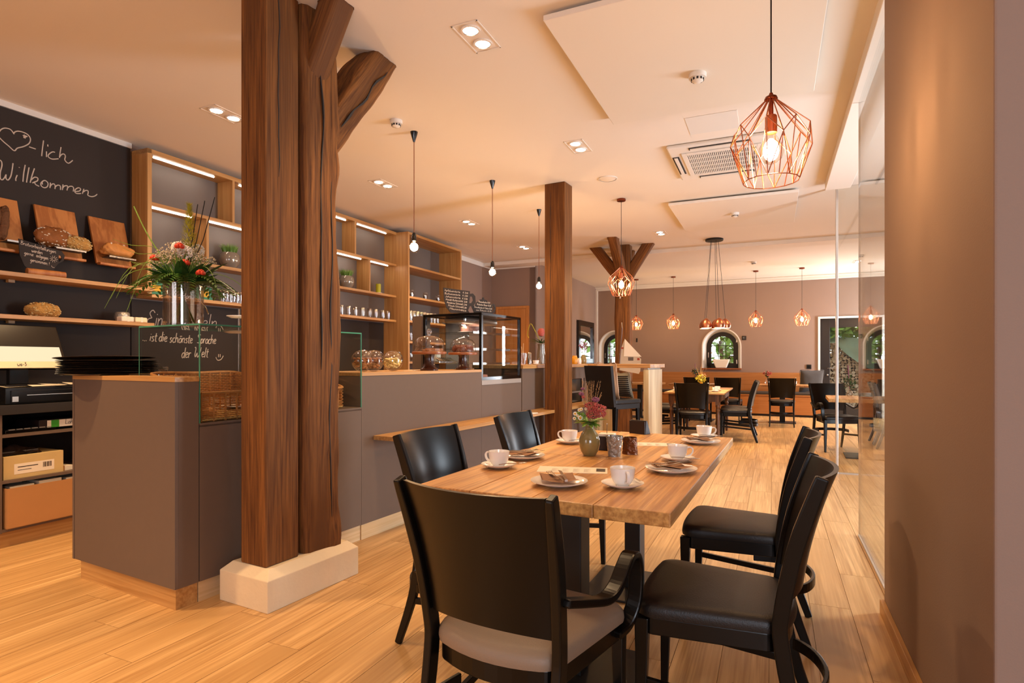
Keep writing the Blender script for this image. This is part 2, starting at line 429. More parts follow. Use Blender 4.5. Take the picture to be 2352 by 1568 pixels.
# beams in the ceiling
struct('trim_1', MB().box(10.25, 10.62, -3.5, 5.23, 3.115, ZC), 'ceiling_paint', G, bevel=.004)
bu = [G.uv(*atz(2020, 0, 3.09)), G.uv(*atz(1899, 437, 3.09))]
bv = (bu[0][1]+bu[1][1])/2
struct('trim_2', MB().box(U0, bu[1][0], bv-.24, bv, 3.09, ZC), 'ceiling_paint', G, bevel=.004)
struct('trim_3', MB().box(3.2, 7.4, bv-.52, bv-.50, ZC-.012, ZC), 'grille_dark', G)
# left wall, jog, far left wall
struct('wall_left', MB().box(U0, 10.62, 5.23, 5.35, 0, ZC), 'mauve_paint', G)
struct('wall_jog', MB().box(10.62, 10.74, 4.27, 5.35, 0, ZC), 'mauve_paint', G)
struct('wall_far_left', MB().box(10.62, 16, 4.27, 4.39, 0, ZC), 'mauve_paint', G)
struct('trim_4', MB().box(8.7, 10.62, 5.20, 5.23, ZC-.09, ZC), 'white_paint', G, bevel=.01)
struct('trim_5', MB().box(10.595, 10.62, 4.27, 5.2, ZC-.09, ZC), 'white_paint', G, bevel=.01)
struct('trim_6', MB().box(-2.5, 3.33, 5.205, 5.23, 3.135, ZC), 'white_paint', G)
# wooden door in the jog wall
dv0, dv1 = G.onu(1210, 10.6), G.onu(1146, 10.6)
dz = zat(708, G.w(10.6, dv0)[1])
dr = struct('door_1', MB().box(10.575, 10.615, dv0, dv1, .005, dz), 'door_wood', G, bevel=.004)
obj('door_frame', MB().box(10.56, 10.618, dv1, dv1+.05, 0, dz+.05).box(10.56, 10.618, dv0-.05, dv0, 0, dz+.05).box(10.56, 10.618, dv0, dv1, dz, dz+.05), 'door_wood', dr)
obj('door_handle', MB().tube([(10.575, dv1-.08, 1.1), (10.53, dv1-.08, 1.1), (10.53, dv1-.2, 1.1)], .01), 'steel', dr, smooth=40)
# far wall with two arched windows and a glazed door
def wx(px, y=0): return WF.onv(px, y)
def wz(py, px, y=0): return zat(py, WF.w(wx(px, y), y)[1])
w1a, w1b = wx(1612), wx(1703); w1c = (w1a+w1b)/2; w1w = w1b-w1a
wz0, wz1 = wz(845, 1657), wz(753, 1657)
w2a = wx(1375); w2c = w2a+w1w/2
d2a, d2b = wx(1884), wx(2026); d2z = wz(730, 1950)
XW0, XW1 = -1.0, 10.6
wall = plate_holes([(XW0, 0), (d2a, 0), (d2a, d2z), (d2b, d2z), (d2b, 0), (XW1, 0), (XW1, ZC), (XW0, ZC)],
                   [arch(w1w, wz1-wz0, 20, w1c, wz0), arch(w1w, wz1-wz0, 20, w2c, wz0)], .36)
upright(wall); wall.v = [(x, y+.18, z) for x, y, z in wall.v]
struct('wall_far', wall, 'mauve_paint', WF)
struct('trim_7', MB().box(XW0, XW1, -.05, 0, ZC-.10, ZC).box(XW0, XW1, -.10, -.05, ZC-.04, ZC), 'white_paint', WF, bevel=.012)
struct('trim_8', MB().box(wx(1364)+.02, wx(1372)+.02, -.04, 0, 0, ZC-.1), 'white_paint', WF)
def arch_window(n, cx):
    hh = wz1-wz0; fw = .07
    # white lined reveal
    def strip(w, h, y0, y1, t, mat, name, parent, bevel=0):
        outer = arch(w, h, 24, cx, wz0); inner = arch(w-2*t, h-t, 24, cx, wz0)
        mb = MB(); n_ = len(outer); vs = []
        for y in (y0, y1):
            vs += [(a, y, b) for a, b in outer]+[(a, y, b) for a, b in inner]
        fs = []
        for i in range(1, n_):
            j = (i+1) % n_
            fs += [(i, j, n_+j, n_+i), (2*n_+i, 3*n_+i, 3*n_+j, 2*n_+j), (i, 2*n_+i, 2*n_+j, j), (n_+i, n_+j, 3*n_+j, 3*n_+i)]
        mb.add(vs, fs); return obj(name, mb, mat, parent, smooth=35)
    outer = arch(w1w+.02, hh+.01, 24, cx, wz0); 
    win = struct('window_%d' % n, MB().box(cx-w1w/2, cx+w1w/2, -.05, .26, wz0-.035, wz0), 'walnut_plate', WF, bevel=.004)
    strip(w1w+.0, hh, -.012, .36, .025, 'white_paint', 'reveal', win)
    W2 = w1w-.05
    # splayed white lining
    lin_ = MB(); o1 = arch(W2, hh-.025, 24, cx, wz0); o2 = arch(W2-.14, hh-.095, 24, cx, wz0); k = len(o1)
    lin_.add([(a, 0, b) for a, b in o1]+[(a, .2, b) for a, b in o2], [(i, (i+1) % k, k+(i+1) % k, k+i) for i in range(1, k)])
    obj('lining', lin_, 'white_paint', win, smooth=35)
    W3, H3 = W2-.14, hh-.095
    strip(W3, H3, .17, .24, .10, 'dark_frame', 'window_frame', win)
    obj('bottom_rail', MB().box(cx-W3/2, cx+W3/2, .17, .24, wz0, wz0+.12), 'dark_frame', win)
    gw, gh = W3-.2, H3-.10
    zb = wz0+.12
    mull = MB()
    mull.box(cx-gw/2, cx+gw/2, .20, .215, zb+.16, zb+.175).box(cx-gw/2, cx+gw/2, .20, .215, zb+.42, zb+.435)
    zs = zb+.435; r = gw*.5
    for sgn in (-1, 1):
        xx = cx+sgn*gw*.17
        mull.box(xx-.006, xx+.006, .20, .215, zb, zs)
        pts = [(xx-sgn*r*.95*(1-cos(t)), .207, zs+r*.75*sin(t)) for t in [i*pi/2/8*.78 for i in range(9)]]
        mull.bar(pts, .012, .012)
    obj('glazing_bar', mull, 'dark_frame', win, kind='stuff')
    g = MB(); a = arch(gw+.02, gh-.12+.02, 24, cx, zb); g.prism(a, .222, .226, 1)
    obj('pane', g, 'clear_glass', win)
    obj('handle', MB().box(cx-W3/2+.03, cx-W3/2+.055, .13, .17, wz0+.25, wz0+.38), 'steel', win, bevel=.004)
    for q in (.1, .62): obj('hinge', MB().box(cx+W3/2-.035, cx+W3/2-.01, .15, .17, wz0+q, wz0+q+.1), 'steel', win)
    return win
arch_window(1, w1c); arch_window(2, w2c)
# glazed door
d = struct('door_2', MB().box(d2a-.045, d2a, -.02, .3, 0, d2z+.045).box(d2b, d2b+.045, -.02, .3, 0, d2z+.045).box(d2a, d2b, -.02, .3, d2z, d2z+.045), 'white_paint', WF)
gw0, gw1 = wx(1906, .15), wx(2008, .15); gz1 = wz(751, 1950, .15)
lf = MB().box(d2a, gw0, .12, .18, .01, d2z).box(gw1, d2b, .12, .18, .01, d2z).box(gw0, gw1, .12, .18, gz1, d2z).box(gw0, gw1, .12, .18, .01, .24)
obj('door_leaf', lf, 'dark_frame', d, bevel=.004)
obj('pane', MB().box(gw0, gw1, .148, .153, .24, gz1), 'clear_glass', d)
obj('handle', MB().tube([(gw0-.05, .12, 1.08), (gw0-.05, .07, 1.08), (gw0+.07, .07, 1.08)], .009), 'steel', d, smooth=40)
obj('lock_knob', MB().ico((gw0-.05, .10, .93), .022, 2), 'steel', d, smooth=40)
# right-hand walls
struct('wall_right', MB().box(U0, 15.8, -3.5, -3.38, 0, ZC), 'mauve_paint', G)
struct('wall_back', MB().box(U0-.12, U0, -3.5, 5.35, 0, ZC), 'mauve_paint', G)
# wall block at the right with a shaded end face
rc = G.uv(1.187, 1.451); rf = G.uv(1.845, 2.85)
vr = (rc[1]+rf[1])/2
struct('wall_right_pier', MB().box(rc[0], rf[0]+.02, vr-.16, vr, 0, ZC), 'mauve_paint', G, bevel=.006)
struct('wall_right_return', MB().box(rc[0], rc[0]+.16, -3.38, vr-.161, 0, ZC), 'mauve_paint', G)
struct('baseboard_right', MB().box(rc[0]+.02, rf[0]+.02, vr, vr+.02, 0, .07), 'oak', G, bevel=.002)
# glass partition
gp = thing('glass_partition', 'frameless glass partition panes beside the right wall, from floor to ceiling', 'partition', G, (rf[0], vr-.06, 0))
g2 = G.uv(*atz(1986, 1232, 0)); g3 = G.uv(*atz(1922, 1087, 0))
vl = vr-.06
def L_(u, v, z): return (u-rf[0], v-vl, z)
obj('glass_pane', MB().box(.0, g2[0]-rf[0], -.006, .006, .01, ZC-.005), 'pane_glass', gp)
obj('pane_edge', MB().box(g2[0]-rf[0], g2[0]-rf[0]+.004, -.006, .006, .01, ZC-.005), 'alu', gp)
obj('floor_channel', MB().box(.0, g2[0]-rf[0], -.010, .010, .0, .012), 'alu', gp)
u3, v3 = g3[0]-rf[0], g3[1]-vl
obj('glass_pane', MB().box(u3-.006, u3+.006, -3.38-vl, v3, .01, ZC-.005), 'pane_glass', gp)
obj('corner_profile', MB().box(u3-.022, u3+.022, v3-.012, v3+.012, .0, ZC-.002), 'alu', gp, bevel=.002)
obj('floor_channel', MB().box(u3-.018, u3+.018, -3.38-vl, v3, .0, .014), 'alu', gp)
# light switches / sockets on the far wall
for n_, (px, py, lb) in enumerate([(1709, 776, 'small dark square wall switch beside the arched window'), (1858, 842, 'small dark square wall socket above the bench pillow'), (1463, 781, 'small dark wall switch left of the second far pendant')]):
    x = wx(px); z = wz(py, px); o = MB().box(-.05, .05, -.012, 0, -.05, .05)
    if n_ == 2: o = MB().box(-.018, .018, -.02, 0, -.05, .05)
    t = thing('wall_switch', lb, 'switch', WF, (x, 0, z)); obj('cover_plate', o, 'dark_frame', t, bevel=.003); obj('rocker', MB().box(-.03, .03, -.016, -.012, -.03, .03) if n_ < 2 else MB().box(-.01, .01, -.024, -.02, -.03, .03), 'black_plastic', t, bevel=.002)
# ============================================================ OUTSIDE
struct('ground', MB().box(-6, 22, .36, 26, -.35, -.05), 'grass', WF)
struct('paving', MB().box(4, 14, .36, 5, -.06, -.02), 'paving', WF)
wp = thing('woodpile', 'stacked firewood under a pale green tarpaulin seen through the glazed door', 'woodpile', WF, (wx(1950, 3.0), 3.0, 0))
lg = MB(); rr = random.Random(3)
LW0, LW1 = -3.2, 1.15
z = .07; r_ = 0
while z < 1.75:
    x = LW0+(.06 if r_ % 2 else 0)
    while x < LW1:
        s = rr.uniform(.036, .056); zz = z+rr.uniform(-.015, .015)
        k = rr.choice((3, 4, 5, 6)); a0 = rr.uniform(0, 6)
        dd = rr.uniform(-.07, .04)
        if zz < 1.72-max(0, x+.1)*.5:
            lg.prism([(x+s*cos(a0+2*pi*i/k), zz+s*sin(a0+2*pi*i/k)) for i in range(k)], dd, .4, 1)
        x += s*1.75
    z += .072; r_ += 1
obj('log_gap_shade', MB().box(LW0, LW1-.45, .08, .38, 0, 1.4), 'grille_dark', wp)  # dark box put in for the shade between the logs
obj('logs', lg, 'firewood', wp, kind='stuff')
def tf(a, b):
    x = LW0+(LW1+.35-LW0)*a; top = 1.86-.02*x
    if b < .5: y = .6-(b/.5)*.75; zz = top+.03*sin(a*23)
    else:
        t = (b-.5)/.5; y = -.15-.05*sin(a*30+t*3); drop = .15+1.25*max(0, (a-.62)/.38)**.7
        zz = top-t*drop
    return (x, y+.03*noise.noise((a*14, b*6, 0)), zz+.02*noise.noise((a*9, b*9, 2)))
obj('tarpaulin', MB().grid(tf, 60, 16), 'tarp', wp, smooth=60)
fe = thing('garden_fence', 'brown wooden slat fence behind the woodpile', 'fence', WF, (wx(1950, 4.6), 4.6, 0))
ra = obj('rail', MB().box(-3, 3.5, .02, .06, .4, .48).box(-3, 3.5, .02, .06, 1.6, 1.68), 'fence_wood', fe)
sl = mesh('slat', MB().box(-.045, .045, 0, .02, 0, 1.9), 'fence_wood')
for i in range(50): o = obj('slat', sl, None, fe); o.location = (-3+i*.13, 0, 0)
def leafcloud(mb, c, rad, n, size, rr, up=.3):
    for _ in range(n):
        p = Vector([rr.gauss(0, 1) for _ in range(3)]); p.normalize(); p *= rr.random()**.4
        p = Vector((c[0]+p.x*rad[0], c[1]+p.y*rad[1], c[2]+p.z*rad[2]))
        a = Vector([rr.uniform(-1, 1) for _ in range(3)]).normalized(); b_ = a.cross(Vector([rr.uniform(-1, 1) for _ in range(3)])).normalized()
        s = size*rr.uniform(.6, 1.3); w_ = s*.42
        mb.add([p-a*s, p+b_*w_-a*s*.1, p+a*s, p-b_*w_-a*s*.1], [(0, 1, 2, 3)])
tr = thing('chestnut_tree', 'leafy green tree hanging over the woodpile outside the door', 'tree', WF, (wx(1950, 4), 4.0, 0))
t = MB(); rr = random.Random(5); leafcloud(t, (-.3, -1.3, 2.28), (1.9, .5, .42), 1700, .12, rr); obj('foliage', t, 'leaf_light', tr, kind='stuff')
t = MB(); leafcloud(t, (-.3, 1.2, 2.7), (3.2, .5, .9), 2200, .17, rr); obj('foliage', t, 'leaf', tr, kind='stuff')
obj('trunk', MB().tube([(2.2, .9, 0), (2.1, .8, 1.6), (1.2, .5, 2.9), (.2, 0, 3.4)], .12, 8, scales=[1.2, 1, .7, .3]), 'fence_wood', tr)
for i, (px, lb) in enumerate([(1655, 'green garden bush outside the arched window behind the white planter'), (1400, 'green garden bush outside the arched window beside the mirror')]):
    hb = thing('garden_bush', lb, 'bush', WF, (wx(px, 2.2), 2.2, 0)); t = MB(); leafcloud(t, (0, 0, 1.9), (1.6, .6, 1.1), 500, .12, rr); obj('foliage', t, 'leaf_light', hb, kind='stuff')
    obj('stem', MB().tube([(0, 0, 0), (.05, 0, .8), (0, 0, 1.8)], .05), 'fence_wood', hb)
# ============================================================ TIMBER COLUMNS
def rough_beam(p0, p1, w, d, side, mat='old_timber', amp=.018, seed=0, nh=44, knots=(), taper=1.0, cut0=None, cut1=None, fr=2.2):
    """hewn beam from p0 to p1: rounded square section with wany surface; cut = z height(s) the end is clipped to"""
    p0, p1 = Vector(p0), Vector(p1); t = (p1-p0).normalized(); a = Vector(side); a = (a-t*a.dot(t)).normalized(); b = t.cross(a)
    n = 28; vs = []
    for i in range(nh+1):
        k = i/nh; c = p0.lerp(p1, k); sc = 1+(taper-1)*k
        for j in range(n):
            th = 2*pi*j/n; ca, sa = cos(th), sin(th); q = (abs(ca)**12+abs(sa)**12)**(-1/12)
            x, y = ca*q*w/2*sc, sa*q*d/2*sc
            nz = noise.noise((ca*1.2+seed, sa*1.2, k*(p1-p0).length*fr+seed*3))*amp*1.4+noise.noise((ca*3+seed, sa*3, k*(p1-p0).length*9))*amp*.35
            for (kk, ang, wd, am) in knots:
                nz += am*math.exp(-((k-kk)/wd)**2)*max(0, cos(th-ang))
            f_ = 1+nz/(w/2)
            vs.append(c+a*x*f_+b*y*f_)
    if cut1 is not None:
        for j in range(n*(nh-6), n*(nh+1)):
            v = vs[j]
            if v.z > cut1: vs[j] = v-t*((v.z-cut1)/t.z)
    if cut0 is not None:  # vertical end face: clip along t so that dot(v,dir)=value
        dr_, val = Vector(cut0[0]), cut0[1]
        for j in range(len(vs)):
            v = vs[j]; e = v.dot(dr_)-val
            if e < 0: vs[j] = v-t*(e/t.dot(dr_))
    fs = [(i*n+j, i*n+(j+1) % n, (i+1)*n+(j+1) % n, (i+1)*n+j) for i in range(nh) for j in range(n)]
    fs += [tuple(range(n-1, -1, -1)), tuple(nh*n+j for j in range(n))]
    return MB().add(vs, fs)
def place_beam(name, mb, p0, p1, mat, parent):
    """turn the mesh so that the beam's own z axis runs along it (its grain follows the beam)"""
    q = (Vector(p1)-Vector(p0)).normalized().to_track_quat('Z', 'Y'); m4 = q.to_matrix().to_4x4()
    mb.xf(m4.inverted() @ Matrix.Translation(-Vector(p0))); o = obj(name, mb, mat, parent, smooth=60)
    o.location = p0; o.rotation_euler = q.to_euler(); return o
def crack(pts, w=.006, depth=.004, side=(0, 1, 0)):
    n = len(pts); return MB().bar(pts, w, depth, side, scales=[.3]+[1+.5*sin(i*2.1) for i in range(n-2)]+[.2])
col = thing('timber_column', 'tall pair of dark timber posts with two braces on a pale stone plinth', 'column', C, (1.936, 2.43, 0))
def lc(u, v, z): return (u-1.936, v-2.43, z)
pl = MB(); a0, a1, b0, b1 = 0, .63, 0, .37; e = .045
pl.add([(a0, b0, 0), (a1, b0, 0), (a1, b1, 0), (a0, b1, 0), (a0, b0, .158), (a1, b0, .158), (a1, b1, .158), (a0, b1, .158), (a0+e, b0+e, .2), (a1-e, b0+e, .2), (a1-e, b1-e, .2), (a0+e, b1-e, .2)],
       [(3, 2, 1, 0), (0, 1, 5, 4), (1, 2, 6, 5), (2, 3, 7, 6), (3, 0, 4, 7), (4, 5, 9, 8), (5, 6, 10, 9), (6, 7, 11, 10), (7, 4, 8, 11), (8, 9, 10, 11)])
obj('plinth', pl, 'limestone', col, bevel=.003)
obj('square_post', MB().box(.044, .254, .07, .262, .2, ZC), 'old_timber', col, bevel=.008, seg=2)
rp = rough_beam(lc(2.352, 2.585, .195), lc(2.335, 2.585, ZC), .205, .252, (0, 1, 0), amp=.010, seed=2, nh=70,
                knots=((.80, -pi/2, .03, .012), (.72, -pi/2, .035, .022), (.60, -pi/2, .05, -.008), (.42, -pi/2, .1, .012), (.02, -pi/2, .04, .02)))
obj('rough_post', rp, 'old_timber', col, smooth=60)
# long drying cracks on the posts
cs = MB()
for (v_, u_, z0, z1, s_) in ((2.483, 2.40, .25, 2.35, 3), (2.483, 2.33, 1.2, 2.9, 7)):
    pts = [lc(u_+.018*noise.noise((z0+i*.17, s_, 0))*2, 2.482, z0+(z1-z0)*i/24) for i in range(25)]
    cs.bar(pts, .006, .012, (1, 0, 0), scales=[.2]+[.5+.6*abs(sin(i*s_)) for i in range(23)]+[.2])
obj('drying_crack', cs, 'grille_dark', col, kind='stuff')
cs = MB(); pts = [lc(2.06+.012*noise.noise((i*.4, 5, 0)), 2.4995, 2.2+.98*i/14) for i in range(15)]; cs.bar(pts, .006, .004, (1, 0, 0), scales=[.2]+[.8]*13+[1])
obj('drying_crack', cs, 'grille_dark', col, kind='stuff')
# brace rising along the row, curved
br = rough_beam(lc(2.34, 2.555, 2.42), lc(3.03, 2.555, 3.38), .14, .175, (0, 1, 0), amp=.010, seed=9, nh=30, cut1=ZC-.001, cut0=((1, 0, 0), lc(2.455, 0, 0)[0]), knots=((.55, pi/2, .2, .03),))
place_beam('brace', br, lc(2.34, 2.555, 2.42), lc(3.03, 2.555, 3.38), 'old_timber', col)
bc = MB(); pts = [lc(2.475+.40*i/12+.006*sin(i*1.3), 2.476+.002*sin(i), 2.60+.50*i/12+.010*sin(i*.9)) for i in range(13)]
bc.bar(pts, .009, .012, (0, 0, 1), scales=[.3]+[1+.5*sin(i*1.7) for i in range(11)]+[.3]); obj('drying_crack', bc, 'grille_dark', col, kind='stuff')
br = rough_beam(lc(2.315, 2.58, 2.78), lc(2.315, 2.20, 3.44), .15, .12, (1, 0, 0), amp=.005, seed=4, nh=30, cut1=ZC-.001)
place_beam('brace', br, lc(2.315, 2.58, 2.78), lc(2.315, 2.20, 3.44), 'old_timber', col)
p2 = thing('timber_post', 'squared timber post with a long crack behind the table, at the counter ledge', 'post', C, (5.757, 2.498, 0))
obj('post_body', MB().box(0, .21, 0, .24, 0, ZC), 'old_timber', p2, bevel=.008)
cs = MB(); pts = [(-.001, .17+.012*noise.noise((i*.5, 1, 0)), .9+2.2*i/30) for i in range(31)]; cs.bar(pts, .005, .005, (0, 1, 0), scales=[.2]+[.7+.4*sin(i*2) for i in range(29)]+[.2])
obj('drying_crack', cs, 'grille_dark', p2, kind='stuff')
p3 = thing('braced_timber_post', 'far timber post opening into four braces under the ceiling', 'post', G, (9.70, 2.30, 0))
obj('post_body', rough_beam((0, 0, 0), (0, 0, ZC), .24, .25, (1, 0, 0), amp=.012, seed=12, nh=50), 'old_timber', p3, smooth=60)
for dx, dy, ln, s_ in ((-1, 0, .78, 1), (0, 1, .52, 2), (0, -1, .44, 3), (1, 0, .6, 4)):
    place_beam('brace', rough_beam((dx*.06, dy*.06, 2.62), (dx*(ln+.08), dy*(ln+.08), ZC+.16), .15, .16, (-dy, dx, 0), amp=.008, seed=s_, nh=16, cut1=ZC-.001), (dx*.06, dy*.06, 2.62), (dx*(ln+.08), dy*(ln+.08), ZC+.16), 'old_timber', p3)
obj('paper_hook', MB().tube([(-.13, .02, 2.3), (-.15, .02, 2.32), (-.16, .02, 2.28)], .008), 'porcelain', p3)
# ============================================================ SERVICE COUNTER (frame C)
ce_ = thing('counter_end_unit', 'grey laminate counter end block with oak top and oak skirting nearest the camera', 'counter', C, (1.735, 2.86, 0))
obj('panel', MB().box(0, .02, 0, .965, .107, 1.143), 'grey_laminate', ce_, bevel=.001)
obj('panel', MB().box(.02, .125, 0, .02, .107, 1.143), 'grey_laminate', ce_)
obj('panel', MB().box(.02, .125, .02, .965, .107, 1.143), 'grey_laminate', ce_)
obj('edge_strip', MB().box(-.002, .02, .967, .985, .107, 1.143), 'grey_laminate', ce_)
obj('wood_top', MB().box(-.002, .127, -.002, .985, 1.143, 1.167), 'oak_cross', ce_, bevel=.001)
obj('skirting', MB().box(.012, .125, .012, .92, 0, .107), 'oak_cross', ce_)
cd = thing('counter_display_unit', 'low grey counter section with basket deck under the glass case', 'counter', C, (1.865, 2.86, 0))
obj('front_panel', MB().box(0, 1.185, 0, .02, .107, .915), 'grey_laminate', cd)
obj('body', MB().box(0, 1.185, .02, .60, .107, .905), 'grey_laminate', cd)
obj('deck', MB().box(0, 1.185, .0, .60, .905, .925), 'grey_laminate', cd)
obj('skirting', MB().box(0, 1.185, .012, .58, 0, .107), 'oak_pale', cd)
cm = thing('counter_middle_unit', 'long grey counter front with oak worktop holding cake stands', 'counter', C, (3.052, 2.86, 0))
obj('front_panel', MB().box(0, 1.59, 0, .02, .107, 1.143), 'grey_laminate', cm)
obj('body', MB().box(0, 1.59, .02, .55, .107, 1.140), 'grey_laminate', cm)
obj('worktop', MB().box(0, 1.59, -.003, .56, 1.143, 1.167), 'oak', cm, bevel=.001)
obj('skirting', MB().box(0, 1.59, .004, .5, 0, .104), 'oak_pale', cm)
cv = thing('counter_vitrine_base', 'grey counter section carrying the refrigerated glass vitrine', 'counter', C, (4.644, 2.86, 0))
obj('front_panel', MB().box(0, .80, 0, .02, .107, 1.02), 'grey_laminate', cv)
obj('body', MB().box(0, .80, .02, .75, .107, 1.02), 'grey_laminate', cv)
obj('skirting', MB().box(0, .80, .004, .7, 0, .104), 'oak_pale', cv)
cb = thing('counter_bar_unit', 'far grey counter section between the vitrine and the bar table, with open niche', 'counter', C, (5.46, 2.86, 0))
obj('front_panel', MB().box(0, 1.0, 0, .02, .107, 1.165), 'grey_laminate', cb)
obj('front_panel', MB().box(1.0, 1.16, 0, .02, .107, 1.165).box(1.16, 1.84, 0, .02, 1.02, 1.165).box(1.80, 1.84, 0, .02, .107, 1.02).box(1.16, 1.8, 0, .02, .107, .70), 'grey_laminate', cb)
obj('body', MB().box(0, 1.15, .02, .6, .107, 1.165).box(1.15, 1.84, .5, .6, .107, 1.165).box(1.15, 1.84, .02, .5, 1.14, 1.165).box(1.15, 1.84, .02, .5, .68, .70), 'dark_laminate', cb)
obj('worktop', MB().box(-.01, 1.86, -.02, .62, 1.165, 1.205), 'oak', cb, bevel=.003)
obj('skirting', MB().box(0, 1.84, .004, .5, 0, .104), 'oak_pale', cb)
def clu(px, v=2.86): return C.onv(px, v)
lu = clu(858)
lgd = thing('counter_ledge', 'narrow oak ledge running along the grey counter front', 'ledge', C, (lu, 2.86, .715))
obj('ledge_board', MB().box(0, 5.757-lu-.002, -.245, 0, -.03, 0), 'oak', lgd, bevel=.001)
obj('ledge_board', MB().box(5.757-lu-.002, 7.3-lu, -.118, 0, -.03, 0).box(5.97-lu, 7.3-lu, -.245, -.118, -.03, 0), 'oak', lgd, bevel=.001)
pb = thing('paperback', 'small booklets lying on the oak counter ledge behind the rear chair', 'booklet', C, (clu(1160, 2.70), 2.72, .715), .1)
obj('cover', MB().box(0, .15, -.05, .05, 0, .012), 'paper', pb); obj('cover_print', MB().box(.02, .05, -.04, .04, .012, .0125), 'news_red', pb)
pb = thing('flyer_stack', 'flat pile of printed flyers on the oak ledge beside the booklets', 'flyer', C, (clu(1185, 2.72), 2.72, .715), -.15)
obj('sheet', MB().box(0, .28, -.07, .07, 0, .006), 'paper', pb); obj('photo_print', MB().box(.06, .16, -.05, .05, .006, .0065), 'mauve_petal', pb)
# glass display case
gc = thing('glass_display_case', 'frameless glass case with greenish edges over the bread baskets', 'display case', C, (1.865, 2.86, .925))
ph, pd, plen = .51, .55, 1.185
obj('front_pane', MB().box(0, plen, 0, .006, 0, ph), 'pane_glass', gc)
obj('side_pane', MB().box(0, .006, .006, pd, .242, ph), 'pane_glass', gc)
obj('side_pane', MB().box(plen-.006, plen, .006, pd, 0, ph), 'pane_glass', gc)
obj('top_pane', MB().box(0, plen, 0, pd, ph, ph+.008), 'pane_glass', gc)
ed = MB()
for q in ((0, .003, -.001, .007, 0, ph), (plen-.003, plen+.001, -.001, .007, 0, ph), (-.001, .002, pd-.003, pd, .242, ph), (-.001, plen, -.001, .001, ph, ph+.008), (-.001, .001, 0, pd, ph, ph+.008), (plen-.001, plen+.001, 0, pd, ph, ph+.008), (0, plen, pd-.001, pd+.001, ph, ph+.008)):
    ed.box(*q)
obj('polished_edge', ed, 'glass_edge', gc, kind='stuff')
# ============================================================ VITRINE
vt = thing('cake_vitrine', 'refrigerated glass vitrine with black frame at the end of the worktop', 'vitrine', C, (4.645, 2.862, 1.02))
vL, vD, vH = .79, .68, .672
f1 = MB(); t_ = .027
for (x, y) in ((0, 0), (vL-t_, 0), (0, vD-t_), (vL-t_, vD-t_)): f1.box(x, x+t_, y, y+t_, .03, vH)
obj('frame_post', f1, 'black_plastic', vt, kind='stuff')
f2 = MB().box(0, vL, 0, t_, vH-.012, vH+.012).box(0, vL, vD-t_, vD, vH-.012, vH+.012).box(0, t_, t_, vD-t_, vH-.012, vH+.012).box(vL-t_, vL, t_, vD-t_, vH-.012, vH+.012)
obj('bottom_frame', MB().box(t_, vL, 0, t_, .045, .075), 'black_plastic', vt)
obj('top_frame', f2, 'black_plastic', vt)
obj('base_strip', MB().box(0, vL, -.006, .02, -.0, .045), 'satin_strip', vt, bevel=.003)
obj('base_plate', MB().box(0, vL, .02, vD, 0, .045), 'brushed_steel', vt)
obj('roof', MB().box(t_, vL-t_, t_, vD-t_, vH-.004, vH+.006), 'black_plastic', vt)
obj('back_wall', MB().box(.35, vL, vD-.03, vD-.022, .045, vH-.02), 'grey_laminate', vt)
obj('light_hood', MB().box(.1, vL-.05, .25, .5, vH-.07, vH-.012), 'brushed_steel', vt, bevel=.02)
obj('front_pane', MB().box(t_, vL-t_, .006, .012, .07, vH-.012), 'pane_glass', vt)
obj('side_pane', MB().box(.006, .012, t_, vD-t_, .05, vH-.012), 'pane_glass', vt)
obj('side_pane', MB().box(vL-.012, vL-.006, t_, vD-t_, .05, vH-.012), 'pane_glass', vt)
for z_ in (.20, .34, .50): obj('glass_shelf', MB().box(.03, vL-.03, .12, vD-.06, z_, z_+.006), 'pane_glass', vt); obj('shelf_rail', MB().box(.03, vL-.03, .112, .12, z_-.01, z_+.012), 'steel', vt)
obj('side_housing', MB().box(-.03, .12, vD+.002, vD+.11, -.0, vH-.0), 'grey_laminate', vt)
obj('handle', MB().tube([(.3, vD-.02, .62), (.45, vD-.02, .60)], .008), 'steel', vt)
vl_ = bpy.data.lights.new('vitrine_lamp', 'AREA'); vl_.shape = 'RECTANGLE'; vl_.size = .6; vl_.size_y = .06; vl_.energy = 1.0; vl_.color = (1, .86, .66)
vo = bpy.data.objects.new('vitrine_lamp', vl_); COL.objects.link(vo); vo.location = C.w(4.645+.4, 2.862+.36, 1.02+vH-.08); vo.rotation_euler = (0, 0, C.rz)
def cake(name, lb, u, v, z, r, h, mat, f=C, plate='porcelain', dome=None):
    t = thing(name, lb, 'cake', f, (u, v, z)); mb = MB().lathe([(r*.96, 0), (r, h*.2), (r, h*.85), (r*.93, h), (0, h*1.02)], n=28)
    obj('cake_body', mb, mat, t, smooth=45)
    obj('cake_plate', MB().lathe([(0, -.012), (r*.8, -.012), (r*1.25, 0), (r*1.25, .004), (0, .0)], n=28), plate, t, smooth=40)
    if dome: obj('cover_dome', MB().lathe([(r*1.15, 0), (r*1.15, dome*.55), (r*.95, dome*.9), (r*.4, dome), (0, dome)], n=28), dome_mat, t, smooth=40)
    return t
dome_mat = 'ware_glass'
cake('covered_cake', 'pink topped cake under a clear cover on the upper vitrine shelf', 5.0, 3.20, 1.02+.506+.012, .115, .055, 'cake_pink', dome=.12)
cake('tart', 'flat fruit tart on the bottom of the vitrine', 5.0, 3.16, 1.02+.045+.014, .13, .03, 'cake_pink')
